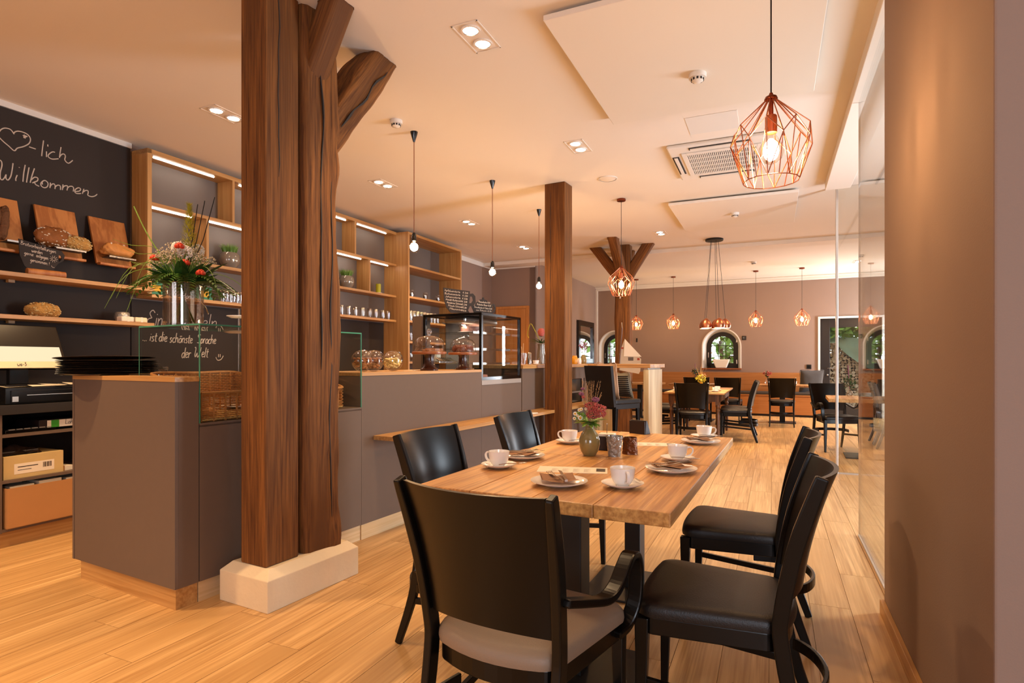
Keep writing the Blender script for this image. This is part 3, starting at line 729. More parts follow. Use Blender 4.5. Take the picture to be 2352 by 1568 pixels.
# ============================================================ things on the middle worktop
ZT = 1.167
def cookie_jar(px, lb, fill, v=3.06):
    u = clu(px, v); r = .082
    t = thing('cookie_jar', lb, 'jar', C, (u, v, ZT+r), 0, 'tilted round glass jars on the worktop')
    b = MB().lathe([(0, -r*.96), (r*.55, -r*.9), (r*.97, -r*.3), (r, 0), (r*.93, r*.4), (r*.62, r*.82), (r*.6, r*1.0)], n=28, close=False)
    i0 = 0; rot = Matrix.Rotation(radians(-52), 4, 'Y') @ Matrix.Rotation(radians(0), 4, 'X'); rot = Matrix.Rotation(radians(-35), 4, 'Z') @ Matrix.Rotation(radians(118), 4, 'X')
    rot = Matrix.Rotation(radians(-70), 4, 'Z') @ Matrix.Rotation(radians(-68), 4, 'X')
    b.xf(rot); obj('glass_body', b, 'ware_glass', t, smooth=50)
    l = MB().lathe([(0, r*1.3), (r*.5, r*1.3), (r*.6, r*1.18), (r*.66, r*1.02), (r*.6, r*.98)], n=24); l.xf(rot); obj('glass_lid', l, 'ware_glass', t, smooth=50)
    rr = random.Random(px); c = MB()
    for _ in range(190):
        p = Vector([rr.uniform(-1, 1) for _ in range(3)])
        if p.length > 1: continue
        p *= r*.78
        if p.z > r*.22: continue
        c.ico(p, r*.17, 1, (1, 1, .6))
    obj('biscuits', c, fill, t, smooth=50, kind='stuff')
    return t
cookie_jar(832, 'left tilted glass jar of dark cookies on the worktop, seen through the case edge', 'cookie')
cookie_jar(857, 'middle tilted glass jar of brown cookies on the worktop', 'cookie')
cookie_jar(902, 'right tilted glass jar filled with pale yellow biscuits', 'meringue')
pp = thing('paper_stack', 'flat white papers on the worktop beside the left cake stand', 'paper', C, (clu(940, 3.05), 3.0, ZT), .2)
obj('sheet', MB().box(0, .14, 0, .10, 0, .004), 'paper', pp); obj('sheet', MB().box(.12, .24, .01, .11, .0, .003), 'white_plastic', pp)
def cake_stand(px, lb, v, fill, slices=False, knob='ball', k_s=1):
    u = clu(px, v); t = thing('cake_stand', lb, 'cake stand', C, (u, v, ZT), 0, 'domed cake stands on the worktop'); t.scale = (k_s, k_s, 1)
    obj('pedestal', MB().lathe([(0, 0), (.082, 0), (.084, .012), (.062, .03), (.048, .07), (.044, .11), (.052, .135), (0, .135)], n=32), 'walnut_dark', t, smooth=40)
    obj('wood_plate', MB().lathe([(0, .135), (.158, .137), (.16, .144), (.16, .153), (.156, .158), (0, .158)], n=40), 'walnut_plate', t, smooth=30)
    R_ = .143
    pr = [(R_+.004, .159), (R_, .165), (R_, .20), (R_*.93, .245), (R_*.72, .275), (R_*.35, .29), (.012, .293)]
    obj('glass_dome', MB().lathe(pr, n=36, close=False), 'ware_glass', t, smooth=50)
    if knob == 'ball': k = MB().lathe([(.012, .293), (.012, .302), (.026, .313), (.030, .328), (.02, .345), (0, .35)], n=16, close=False)
    else: k = MB().tube([(-.03, 0, .31), (-.01, .01, .298), (.015, -.01, .30), (.035, 0, .312)], .009, 8)
    obj('glass_knob', k, 'ware_glass', t, smooth=50)
    c = MB()
    rr = random.Random(px)
    if slices:
        for a in range(5): c.box(-.11+a*.045, -.07+a*.045, -.08, -.0, .159, .175+rr.random()*.012)
        obj('cake_slices', c, 'cookie', t, bevel=.004, kind='stuff')
    else:
        n = 32
        prof = [(.045, .159), (.10, .159), (.112, .18), (.105, .21), (.08, .228), (.05, .215), (.04, .19)]
        c.lathe(prof, n=36, close=False)
        c.v = [(x*(1+.09*sin(12*atan2(y, x))*(1 if z_ > .16 else 0)), y*(1+.09*sin(12*atan2(y, x))*(1 if z_ > .16 else 0)), z_) for x, y, z_ in c.v]
        obj('ring_cake', c, fill, t, smooth=60)
    return t
cake_stand(986, 'left domed cake stand with a few cake slices on dark wooden foot', 2.94, 'cookie', True, 'ball', .9)
cake_stand(1063, 'right domed cake stand with whole chocolate ring cake, beside the vitrine', 2.965, 'cake_choc', False, 'bow', .84)
# machines and small things seen through the vitrine side
cf = thing('cutlery_tray', 'white card and steel cutlery tray standing between the two cake stands', 'tray', C, (clu(1040, 3.2), 3.3, 1.226))
obj('tray_body', MB().box(-.12, .2, -.03, .08, 0, .02), 'steel', cf, bevel=.004); obj('card', MB().box(-.14, .06, .085, .09, .0, .10), 'paper', cf)
for i in range(9): obj('spoon', MB().tube([(-.1+i*.03, -.02, .02), (-.09+i*.03, .04, .05)], .008), 'steel', cf)
# ============================================================ stroke lettering
SF = {
 'a': (.9, [[(.75, .85), (.45, 1), (.1, .6), (.15, .1), (.5, .05), (.78, .5), (.8, .95)], [(.8, .95), (.78, .2), (.95, 0)]]),
 'b': (.85, [[(.15, 2), (.1, 1), (.12, .1)], [(.12, .6), (.45, 1), (.75, .6), (.55, .05), (.12, .1)]]),
 'c': (.8, [[(.7, .9), (.4, 1), (.1, .5), (.35, 0), (.75, .1)]]),
 'd': (.9, [[(.7, .8), (.4, 1), (.1, .5), (.35, 0), (.7, .4), (.8, 2)], [(.75, 1), (.75, .2), (.92, 0)]]),
 'e': (.8, [[(.12, .5), (.6, .6), (.6, .95), (.25, .95), (.1, .45), (.35, 0), (.75, .15)]]),
 'f': (.6, [[(.65, 1.9), (.4, 2), (.3, 1.5), (.28, 0)], [(.05, 1), (.55, 1)]]),
 'g': (.9, [[(.72, .85), (.4, 1), (.1, .5), (.4, 0), (.7, .5), (.75, .95)], [(.75, .95), (.7, -.6), (.35, -.95), (.1, -.7)]]),
 'h': (.95, [[(.15, 2), (.1, 0)], [(.12, .6), (.45, 1), (.7, .8), (.7, .2), (.95, .0)]]),
 'i': (.4, [[(.2, 1), (.15, .1)], [(.22, 1.5), (.22, 1.4)]]),
 'k': (.9, [[(.2, 2), (.1, 0)], [(.15, .9), (.6, 1.1), (.6, .7), (.25, .55)], [(.25, .55), (.55, .1), (.9, 0)]]),
 'l': (.4, [[(.2, 2), (.12, 0)]]),
 'm': (1.3, [[(.1, 1), (.1, 0)], [(.1, .6), (.35, 1), (.55, .8), (.55, 0)], [(.55, .6), (.85, 1), (1.05, .8), (1.05, 0), (1.2, .05)]]),
 'n': (.95, [[(.1, 1), (.1, 0)], [(.1, .6), (.45, 1), (.7, .8), (.7, .1), (.95, .05)]]),
 'o': (.9, [[(.45, 1), (.1, .6), (.2, .1), (.55, .02), (.8, .5), (.6, .95), (.35, .95)]]),
 'p': (.85, [[(.12, 1), (.08, -1)], [(.12, .6), (.45, 1), (.75, .6), (.5, .05), (.1, .15)]]),
 'r': (.65, [[(.1, 1), (.1, 0)], [(.1, .5), (.3, .95), (.6, .95)]]),
 's': (.7, [[(.6, .9), (.3, 1), (.15, .75), (.5, .4), (.45, .05), (.08, .05)]]),
 't': (.6, [[(.3, 1.7), (.27, .2), (.55, .02)], [(.02, 1.1), (.55, 1.15)]]),
 'u': (.9, [[(.1, 1), (.12, .2), (.4, 0), (.7, .3), (.75, 1)], [(.75, 1), (.75, .1), (.9, 0)]]),
 'v': (.85, [[(.08, 1), (.38, 0), (.75, 1)]]),
 'w': (1.2, [[(.05, 1), (.25, .1), (.45, .1), (.55, .8), (.65, .1), (.9, .1), (1.05, 1)]]),
 'z': (.8, [[(.1, .95), (.65, .95)], [(.65, .95), (.1, .05)], [(.1, .05), (.7, .05)]]),
 'ä': (.9, [[(.75, .85), (.45, 1), (.1, .6), (.15, .1), (.5, .05), (.78, .5), (.8, .95)], [(.8, .95), (.78, .2), (.95, 0)], [(.3, 1.5), (.3, 1.4)], [(.6, 1.5), (.6, 1.4)]]),
 'ö': (.9, [[(.45, 1), (.1, .6), (.2, .1), (.55, .02), (.8, .5), (.6, .95), (.35, .95)], [(.2, 1.35), (.75, 1.4)]]),
 'W': (1.9, [[(0, 1.9), (.2, 2), (.3, 1.5), (.2, .5), (.4, .1), (.75, .9), (.85, .2), (1.1, .1), (1.5, 1), (1.6, 2)]]),
 'E': (1.3, [[(1.1, 1.7), (.7, 2), (.3, 1.6), (.7, 1.05)], [(.7, 1.05), (.1, .8), (.1, .2), (.6, -.05), (1.1, .3)]]),
 'L': (1.2, [[(.3, 2), (.25, .1)], [(.25, .1), (1.1, .05)]]),
 'S': (1.1, [[(.9, 1.8), (.5, 2), (.2, 1.5), (.8, .9), (.7, .1), (.1, .1)]]),
 'B': (1.2, [[(.25, 1.9), (.2, 0)], [(0, 1.7), (.5, 2), (.9, 1.6), (.3, 1.05)], [(.3, 1.05), (1, .8), (.9, .1), (.1, .0)]]),
 'A': (1.2, [[(.1, 0), (.5, 1.9), (1, 0)], [(.2, .8), (.9, .8)]]),
 'H': (1.2, [[(.15, 1.9), (.1, 0)], [(1, 1.9), (.95, 0)], [(.1, .95), (1, 1)]]), 'J': (1.0, [[(.7, 1.9), (.7, .3), (.4, 0), (.1, .3)]]), 'M': (1.4, [[(.1, 0), (.25, 1.8)], [(.25, 1.8), (.6, .6)], [(.6, .6), (1, 1.8)], [(1, 1.8), (1.2, 0)]]),
 'P': (1.1, [[(.2, 1.9), (.15, 0)], [(.1, 1.8), (.7, 1.9), (.8, 1.2), (.2, .9)]]), 'R': (1.1, [[(.2, 1.9), (.15, 0)], [(.1, 1.8), (.7, 1.9), (.8, 1.2), (.2, .9)], [(.3, .9), (.9, 0)]]),
 '0': (.85, [[(.4, 1.7), (.1, 1), (.3, .05), (.65, .7), (.4, 1.7)]]), '1': (.5, [[(.05, 1.3), (.3, 1.7)], [(.3, 1.7), (.3, 0)]]),
 '2': (.85, [[(.1, 1.4), (.4, 1.7), (.65, 1.3), (.1, .05)], [(.1, .05), (.75, .05)]]), '3': (.8, [[(.1, 1.6), (.6, 1.6), (.3, .95)], [(.3, .95), (.7, .6), (.4, 0), (.05, .2)]]),
 '4': (.85, [[(.4, 1.7), (.1, .6)], [(.1, .6), (.75, .6)], [(.55, 1.1), (.5, 0)]]), '5': (.8, [[(.65, 1.7), (.2, 1.7)], [(.2, 1.7), (.15, 1)], [(.15, 1), (.6, .9), (.6, .2), (.1, .1)]]),
 '8': (.8, [[(.4, .9), (.15, 1.3), (.4, 1.7), (.6, 1.3), (.4, .9), (.1, .4), (.4, 0), (.65, .4), (.4, .9)]]), '9': (.8, [[(.6, 1.3), (.3, 1), (.15, 1.4), (.45, 1.7), (.6, 1.3), (.5, 0)]]),
 '€': (.95, [[(.8, 1.6), (.4, 1.6), (.2, .9), (.4, .1), (.8, .2)], [(.05, 1.05), (.6, 1.05)], [(.05, .7), (.6, .7)]]),
 ',': (.35, [[(.2, .1), (.1, -.3)]]), '-': (.8, [[(.1, .6), (.65, .6)]]), '.': (.4, [[(.1, .05), (.18, .12)]]), '!': (.4, [[(.2, 1.8), (.2, .6)], [(.2, .1), (.2, .0)]]),
 '%': (.9, [[(.1, 0), (.7, 1.7)], [(.15, 1.5), (.2, 1.4)], [(.6, .3), (.65, .2)]]),
}
def write(mb, txt, x, z, s, y, r=None, slope=0, slant=.12, maxw=None, rr=random.Random(1)):
    """single-stroke handwriting in the local XZ plane at depth y, facing -y"""
    r = r or s*.055
    if maxw:
        tot = sum((SF[c][0] if c in SF else .6) for c in txt)*s*1.02; kx = maxw/tot
    else: kx = 1
    x0 = x
    for ch in txt:
        if ch == ' ': x += s*.6*kx; continue
        wd, st = SF[ch]; jz = rr.uniform(-.05, .05)*s
        for k in st:
            pts = [(a*s*kx+b*s*slant+x, b*s+jz+z+slope*(x+a*s*kx-x0)) for a, b in k]
            pp_ = [Vector((a, y, b)) for a, b in pts]
            if len(pp_) > 2: pp_ = cr(pp_, 4)
            mb.bar(pp_, r*2, .0016, (0, 0, 1) if abs(pp_[-1].x-pp_[0].x) > abs(pp_[-1].z-pp_[0].z) else (1, 0, 0), cap=False) if False else mb.tube(pp_, r, 4)
        x += wd*s*1.02*kx
    return mb
# chalk signs on the vitrine: cup and teapot silhouettes
sg = thing('chalk_cup_sign', 'black cup-shaped chalkboard sign with cake prices on the vitrine', 'sign', C, (clu(1018, 3.2), 3.2, 1.02+vH+.012), -.62)
cupp = [(.0, .235), (.27, .215), (.268, .19), (.30, .195), (.325, .17), (.33, .11), (.305, .075), (.268, .07), (.25, .03), (.27, 0), (.075, 0), (.03, .05), (.008, .12)]
cupo = upright(plate_holes(cupp, [[(.27, .165), (.295, .165), (.302, .13), (.285, .10), (.262, .10)]], .008))
obj('sign_board', cupo, 'chalkboard', sg)
tx = MB(); rows_ = [('Apfelweintorte', '€ 3,40', .005), ('Buchweizentorte', '€ 3,50', .006), ('Johannistorte', '€ 3,50', .012), ('Mandel-Buttermilch', '€ 3,00', .017), ('Mandarine-Schmand', '€ 2,90', .028), ('Pfirsich-Schmand', '€ 2,80', .04), ('Pflaumentorte', '€ 2,80', .055)]
for i, (a, b_, x) in enumerate(rows_):
    z_ = .208-i*.0285-.004
    write(tx, a, x+.006, z_, .0085, -.006, .0012, slope=-.07, maxw=(.175 if i > 2 else .16)-x*.6); write(tx, b_, .195-.003*i, z_-.013, .0085, -.006, .0013, slope=-.07, maxw=.055)
obj('lettering', tx, 'chalk', sg, kind='stuff')
sg = thing('chalk_teapot_sign', 'black teapot-shaped chalkboard sign with prices, right of the cup sign', 'sign', C, (clu(1077, 3.2), 3.14, 1.02+vH+.012), -.62)
tp = [(0.0, .03), (-.03, .095), (-.005, .10), (.01, .09), (.02, .13), (.055, .15), (.06, .162), (.09, .168), (.092, .185), (.108, .185), (.11, .168), (.14, .16), (.145, .148), (.17, .13), (.19, .11), (.205, .128), (.23, .12), (.24, .08), (.225, .04), (.195, .015), (.17, 0), (.03, 0)]
obj('sign_board', upright(plate_holes(tp, [[(.20, .105), (.213, .11), (.223, .08), (.21, .05), (.197, .035), (.2, .07)]], .008)), 'chalkboard', sg)
tx = MB()
for i, (a, x, w_) in enumerate([('Pflaumenkuchen €2,50', .045, .13), ('Rhabarber-Baiser €2,50', .03, .155), ('Streuselkuchen 4% Sahne €2,50', .0, .195), ('Ossi Rotwein €1,90'.replace('O', 'o'), .02, .17)]):
    write(tx, a, x, .135-i*.028, .0085, -.006, .0013, slope=-.07, maxw=w_)
obj('lettering', tx, 'chalk', sg, kind='stuff')
# ============================================================ CHALKBOARD WALL + SHELVES (frame G)
cb = thing('chalkboard_panel', 'tall dark chalkboard wall panel reading -lich Willkommen behind the bread', 'chalkboard', G, (-1.0, 5.21, 0))
obj('board_panel', MB().box(0, 4.32, -.0, .019, .95, 3.13), 'chalkboard', cb)
tx = MB()
def chalk_px(px, py, v=5.208):
    u = G.onv(px, v); return (u+1.0, zat(py, G.w(u, v)[1]))
hs = [(32, 307), (24, 297), (10, 294), (0, 300), (-3, 312), (6, 323), (20, 335), (33, 346), (40, 340), (55, 336), (67, 329), (70, 319), (64, 309), (52, 303), (40, 301), (33, 304), (32, 308)]
tx.tube(cr([Vector((chalk_px(*p)[0], -.001, chalk_px(*p)[1])) for p in hs], 4), .004, 4)
for seg_ in ([(53, 310), (57, 317), (60, 311)], [(54, 316), (63, 313)], [(56, 309), (58, 318)], [(67, 337), (82, 342)]):
    tx.tube([Vector((chalk_px(*p)[0], -.001, chalk_px(*p)[1])) for p in seg_], .004, 4)
def stroke_px(segs, mb, r=.004, v=5.208, ox=1.0):
    for s_ in segs:
        pp_ = [Vector((chalk_px(*p, v)[0], -.001, chalk_px(*p, v)[1])) for p in s_]
        mb.tube(cr(pp_, 4) if len(pp_) > 2 else pp_, r, 4)
z8 = lambda L_: [[(x/8.7125, 280+y/8.711) for x, y in s_] for s_ in L_]
stroke_px(z8([[(872, 372), (850, 540), (835, 682)], [(958, 452), (960, 490)], [(932, 590), (930, 700)], [(1100, 606), (1050, 598), (985, 640), (965, 690), (1040, 740), (1170, 735)], [(1222, 505), (1200, 640), (1192, 715)],
  [(1200, 690), (1240, 645), (1290, 645), (1310, 690), (1300, 760), (1370, 825), (1455, 768)],
  [(0, 762), (30, 790), (40, 870), (5, 1020), (10, 1130), (50, 1155), (100, 1100), (122, 1050), (120, 1120), (160, 1162), (215, 1090), (245, 950), (262, 825)],
  [(388, 905), (386, 915)], [(345, 1062), (318, 1130), (320, 1180)], [(505, 860), (475, 1030), (460, 1195)], [(582, 910), (555, 1060), (532, 1210)], [(690, 930), (640, 1080), (605, 1215)],
  [(625, 1160), (690, 1105), (755, 1120), (750, 1175), (690, 1200), (650, 1220)], [(690, 1195), (715, 1250), (785, 1285)],
  [(850, 1250), (850, 1190), (905, 1170), (960, 1220), (950, 1290), (890, 1315), (830, 1280), (820, 1225), (860, 1180)],
  [(1010, 1215), (1000, 1320)], [(1005, 1290), (1040, 1245), (1085, 1240), (1105, 1280), (1100, 1340)], [(1105, 1300), (1150, 1265), (1195, 1270), (1212, 1300), (1210, 1358)],
  [(1262, 1250), (1250, 1360)], [(1258, 1320), (1290, 1280), (1345, 1275), (1355, 1310), (1340, 1368)], [(1345, 1330), (1390, 1290), (1450, 1290), (1475, 1330), (1465, 1390)],
  [(1510, 1390), (1590, 1380), (1615, 1340), (1570, 1315), (1510, 1350), (1500, 1400), (1540, 1430), (1620, 1430)],
  [(1680, 1340), (1650, 1435)], [(1670, 1400), (1710, 1370), (1760, 1375), (1765, 1420), (1760, 1465), (1830, 1492), (1900, 1480), (1945, 1445)]]), tx)
obj('chalk_lettering', tx, 'chalk', cb, kind='stuff')
cb2 = thing('lower_chalkboard_panel', 'dark chalkboard under the back shelving reading ist die schönste Sprache der Welt', 'chalkboard', G, (-1.0, 5.21, 0))
obj('board_panel', MB().box(4.33, 8.0, 0, .019, .95, 1.80), 'chalkboard', cb2)
tx = MB()
def word_px(txt, px, py, px2, s, v=5.208, ox=1.0, yy=-.001, r=.0042, mb=None):
    a = chalk_px(px, py, v); b_ = chalk_px(px2, py, v)
    write(mb or tx, txt, a[0], a[1], s, yy, r, maxw=b_[0]-a[0], slant=.15)
word_px('Ein', 336, 748, 374, .075); word_px('Lächeln', 392, 748, 500, .07)
word_px('...', 327, 783, 338, .045); word_px('ist', 343, 783, 360, .045); word_px('die', 364, 784, 384, .045); word_px('schönste', 389, 786, 442, .045); word_px('Sprache', 452, 788, 496, .045)
word_px('der', 416, 821, 438, .05); word_px('Welt', 445, 820, 478, .05)
stroke_px([[(502, 813), (502, 820)], [(506, 813), (506, 820)], [(496, 820), (500, 827), (508, 825), (513, 817)]], tx)
obj('chalk_lettering', tx, 'chalk', cb2, kind='stuff')
# wall shelves
VSF = 4.93
for z_, lb, th in ((1.882, 'upper long oak wall shelf over the till with the cup sign', .03), (1.578, 'lower long oak wall shelf over the till with a seeded loaf', .03)):
    t = thing('wall_shelf', lb, 'shelf', G, (-.8, VSF, z_)); obj('shelf_board', MB().box(0, G.onv(355, VSF)+.8, 0, .278, -th, 0), 'oak', t, bevel=.001)
    obj('bracket', MB().box(.4, .44, .24, .278, -.05, -th).box(3.2, 3.24, .24, .278, -.05, -th), 'oak', t)
# back shelving unit
BU0, BU1, BV0, BV1 = 3.335, 7.02, 5.0, 5.225
bs = thing('back_bar_shelving', 'oak open shelving with lit compartments on the wall behind the counter', 'shelving', G, (BU0, BV0, 0))
Lb = BU1-BU0; D = BV1-BV0
obj('back_panel', MB().box(0, Lb, D-.012, D-.002, 1.84, 3.11), 'shelf_back', bs)
obj('side_panel', MB().box(0, .04, 0, D, 1.84, 3.115), 'oak_upright', bs, bevel=.001)
obj('shelf', MB().box(0, Lb, 0, D, 3.075, 3.115), 'oak', bs)
for z_ in (2.65, 2.195, 1.84): obj('shelf', MB().box(.04, Lb, 0, D-.012, z_-.03, z_), 'oak', bs)
def bu_(px): return G.onv(px, BV0)-BU0
def dividers(z0, z1, pxs):
    for p in pxs: obj('divider', MB().box(bu_(p)-.028, bu_(p), .0, D-.012, z0, z1), 'oak_upright', bs)
dividers(2.65, 3.075, (539, 690, 818)); dividers(2.195, 2.62, (480, 610, 735, 851))
def led(px0, px1, z_):
    u0, u1 = bu_(px0), bu_(px1); obj('led_strip', MB().box(u0, u1, .06, .075, z_-.008, z_-.0005), 'led_glow', bs)
for a, b_, z_ in ((364, 502, 3.075), (560, 670, 3.075), (700, 803, 3.075), (830, 895, 3.075), (350, 452, 2.62), (484, 596, 2.62), (620, 720, 2.62), (764, 838, 2.62), (854, 899, 2.62)): led(a, b_, z_)
# tall cabinet
TU0, TU1, TV0 = 7.02, 8.59, 4.793
tc_ = thing('tall_oak_cabinet', 'tall open oak cabinet with glasses at the end of the back shelving', 'cabinet', G, (TU0, TV0, 0))
Lt = TU1-TU0; Dt = 5.225-TV0
obj('side_panel', MB().box(0, .035, 0, Dt, 0, 3.11), 'oak_upright', tc_); obj('side_panel', MB().box(Lt-.035, Lt, 0, Dt, 0, 3.11), 'oak_upright', tc_)
obj('back_panel', MB().box(.035, Lt-.035, Dt-.015, Dt-.003, 0, 3.11), 'shelf_back', tc_)
obj('top_panel', MB().box(.035, Lt-.035, 0, Dt-.015, 3.075, 3.11), 'oak', tc_)
def tz(py, px=940): return zat(py, G.w(G.onv(px, TV0), TV0)[1])
tall_z = [tz(608), tz(679), tz(735), tz(783), tz(830), .6]
for z_ in tall_z: obj('shelf', MB().box(.035, Lt-.035, .002, Dt-.015, z_-.03, z_), 'oak', tc_)
# drinking glasses
gls = None
def glass_mesh(r, h, st=False):
    return mesh('bowl', MB().lathe([(r*.78, 0), (r*.8, .012), (r, h*.5), (r*.96, h), (r*.9, h), (r*.93, h*.5), (r*.72, .014), (0, .014)], n=14, close=False), 'ware_glass', 50)
gm1 = glass_mesh(.036, .125); gm2 = glass_mesh(.034, .15); gm3 = glass_mesh(.038, .11); gm4 = mesh('contents', MB().cyl(0, 0, .015, .055, .030, 12), 'smoked', 50)
def put_glasses(n, f, u0, u1, v, z, me, where, grp, jit=.0, drink=False):
    for i in range(n):
        u = u0+(u1-u0)*i/max(1, n-1)+random.uniform(-jit, jit)
        t = thing('drinking_glass', '%s glass from the left %s' % (ORD[i], where), 'glass', f, (u, v+random.uniform(-jit, jit), z), 0, grp)
        obj('bowl', me, None, t)
        if drink: obj('contents', gm4, None, t)
def gu(px, v): return G.onv(px, v)
put_glasses(9, G, gu(766, 5.06), gu(894, 5.06), 5.07, 1.84, gm1, 'in the row on the lit back shelf', 'glasses on the back shelf', .008)
put_glasses(7, G, gu(512, 5.06), gu(560, 5.06), 5.07, 1.84, gm1, 'beside the vase on the back shelf left of the column', 'glasses left of the column')
put_glasses(3, G, gu(945, 4.9), gu(1006, 4.9), 4.9, tall_z[1], gm3, 'on the upper shelf of the tall cabinet', 'tea-light glasses in the tall cabinet', 0, True)
put_glasses(9, G, gu(944, 4.85), gu(1006, 4.85), 4.86, tall_z[2], gm2, 'in the front row under them in the tall cabinet', 'front row of tall glasses in the cabinet')
put_glasses(8, G, gu(948, 4.95), gu(1006, 4.95), 4.97, tall_z[2], gm2, 'in the back row of the tall cabinet shelf', 'back row of tall glasses in the cabinet')
put_glasses(4, G, gu(944, 4.85), gu(960, 4.85), 4.86, tall_z[3], gm1, 'on the cabinet shelf behind the left cake dome', 'glasses behind the left cake dome')
put_glasses(4, G, gu(944, 4.85), gu(960, 4.85), 4.86, tall_z[4], gm1, 'on the lowest visible cabinet shelf', 'glasses on the lowest cabinet shelf')
def blades(mb, n, r0, h, spread, w, rr, seg=3, droop=.3):
    for _ in range(n):
        a = rr.uniform(0, 2*pi); r1 = r0*sqrt(rr.random()); lean = rr.uniform(.1, 1)*spread; hh = h*rr.uniform(.6, 1.1); b_ = rr.uniform(0, 2*pi)
        px_ = []; 
        for k in range(seg+1):
            t = k/seg; px_.append(Vector((r1*cos(a)+lean*cos(a)*t**1.5, r1*sin(a)+lean*sin(a)*t**1.5, hh*(t-droop*t**2.5*rr.uniform(.5, 1)))))
        s = Vector((cos(b_), sin(b_), 0))*w/2; n0 = len(mb.v)
        for k, p in enumerate(px_): q = 1-(k/seg)**2*.9; mb.v += [tuple(p-s*q), tuple(p+s*q)]
        for k in range(seg): mb.f.append((n0+2*k, n0+2*k+1, n0+2*k+3, n0+2*k+2))
    return mb
def pot_plant(px, z, lb, r=.105, v=5.1):
    r = min(r, .1)
    t = thing('potted_grass', lb, 'plant', G, (gu(px, v), v, z), 0, 'grey pots with green grass in the shelving')
    obj('pot', MB().lathe([(0, 0), (r*.55, 0), (r*.9, r*.45), (r, r*.9), (r*.92, r*1.35), (r*.72, r*1.62), (r*.66, r*1.6), (r*.6, r*1.4), (0, r*1.35)], n=32), 'silver_glaze', t, smooth=50)
    rr = random.Random(px); obj('grass', blades(MB(), 480, r*.6, .13, .05, .005, rr).xf(Matrix.Translation((0, 0, r*1.4))), 'grass_pot', t, kind='stuff')
pot_plant(527, 2.195, 'grey glazed pot of green grass beside the bouquet, left of the column', .11, 5.10)
pot_plant(796, 2.195, 'grey glazed pot of green grass in the lit shelf right of the column', .11, 5.10)
cn = thing('pillar_candle', 'yellow-green pillar candle on a small dish in the lit shelf', 'candle', G, (gu(869, 5.08), 5.08, 2.195))
obj('wax', MB().cyl(0, 0, .012, .135, .035, 20), 'candle_wax', cn, smooth=40); obj('dish', MB().lathe([(0, 0), (.04, 0), (.055, .01), (.052, .013), (0, .006)], n=24), 'porcelain', cn, smooth=40); obj('wick', MB().cyl(0, 0, .135, .148, .002, 6), 'black_plastic', cn)
for i, (px, lb) in enumerate([(350, 'green tea carton on the back shelf left of the bouquet vase'), (462, 'green tea carton on the back shelf right of the bouquet vase')]):
    t = thing('tea_carton', lb, 'carton', G, (gu(px, 5.1), 5.06, 1.84)); obj('carton_body', MB().box(-.085, .085, 0, .1, 0, .13), 'teal_box', t); obj('label_print', MB().box(-.03, .05, -.001, 0, .03, .09), 'yellow_petal', t)
    obj('carton_base', MB().box(-.09, .09, -.004, .1, 0, .03), 'teal_box', t)
# bread boards with bracket and loaves
def loaf(mb, L_, w, h, seed, bump=.20, nseg=34):
    for i in range(nseg+1):
        pass
    def fn(a, b_):
        th = a*2*pi; ph_ = b_*pi; x = -cos(ph_)*L_/2; rr_ = sin(ph_)**.55
        y = cos(th)*w/2*rr_; z_ = sin(th)*h/2*rr_
        if z_ < 0: z_ *= .75
        n_ = 1+bump*noise.noise((x*18+seed, y*18, z_*18))+bump*.5*noise.noise((x*60+seed, y*60, z_*60))
        return (x*n_, y*n_, (z_*n_)+h*.375)
    return mb.grid(fn, nseg, 30)
def bread(name, lb, f, p, rot, L_, w, h, mat, seed, slash=True, tilt=None):
    t = thing(name, lb, 'bread', f, p, rot, tilt=tilt); obj('crust', loaf(MB(), L_, w, h, seed), mat, t, smooth=70)
    if mat in ('bread_seed', 'bread_dark', 'bread_crust') and 'stick' not in name:
        sd_ = MB(); r5 = random.Random(seed)
        for _ in range(170):
            th, ph_ = r5.uniform(0, 2*pi), r5.uniform(.25, pi-.25); rr_ = sin(ph_)**.55; zz = sin(th)*h/2*rr_
            if zz < 0: zz *= .75
            sd_.ico((-cos(ph_)*L_/2, cos(th)*w/2*rr_*1.01, zz*1.01+h*.375), .0055, 0, (1.5, .8, .7))
        obj('seeds', sd_, 'flour' if mat != 'bread_seed' else 'box_wood', t, kind='stuff')
    if slash:
        s_ = MB()
        for k in (-1, 0, 1):
            s_.tube([(k*L_*.22-.02, -w*.22, h*.80), (k*L_*.22, 0, h*.875), (k*L_*.22+.02, w*.22, h*.80)], h*.05, 6)
        obj('scoring', s_, 'flour' if mat == 'bread_pale' else 'bread_crust', t)
    return t
vb = 5.13; tl = radians(14)
BB = [(-34, 46, 452, 548), (72, 158, 470, 577), (199, 279, 496, 592)]
for i, (xa, xb, yt, yb) in enumerate([(-32, 52, 445, 550), (80, 190, 474, 585), (210, 302, 500, 600)]):
    pass
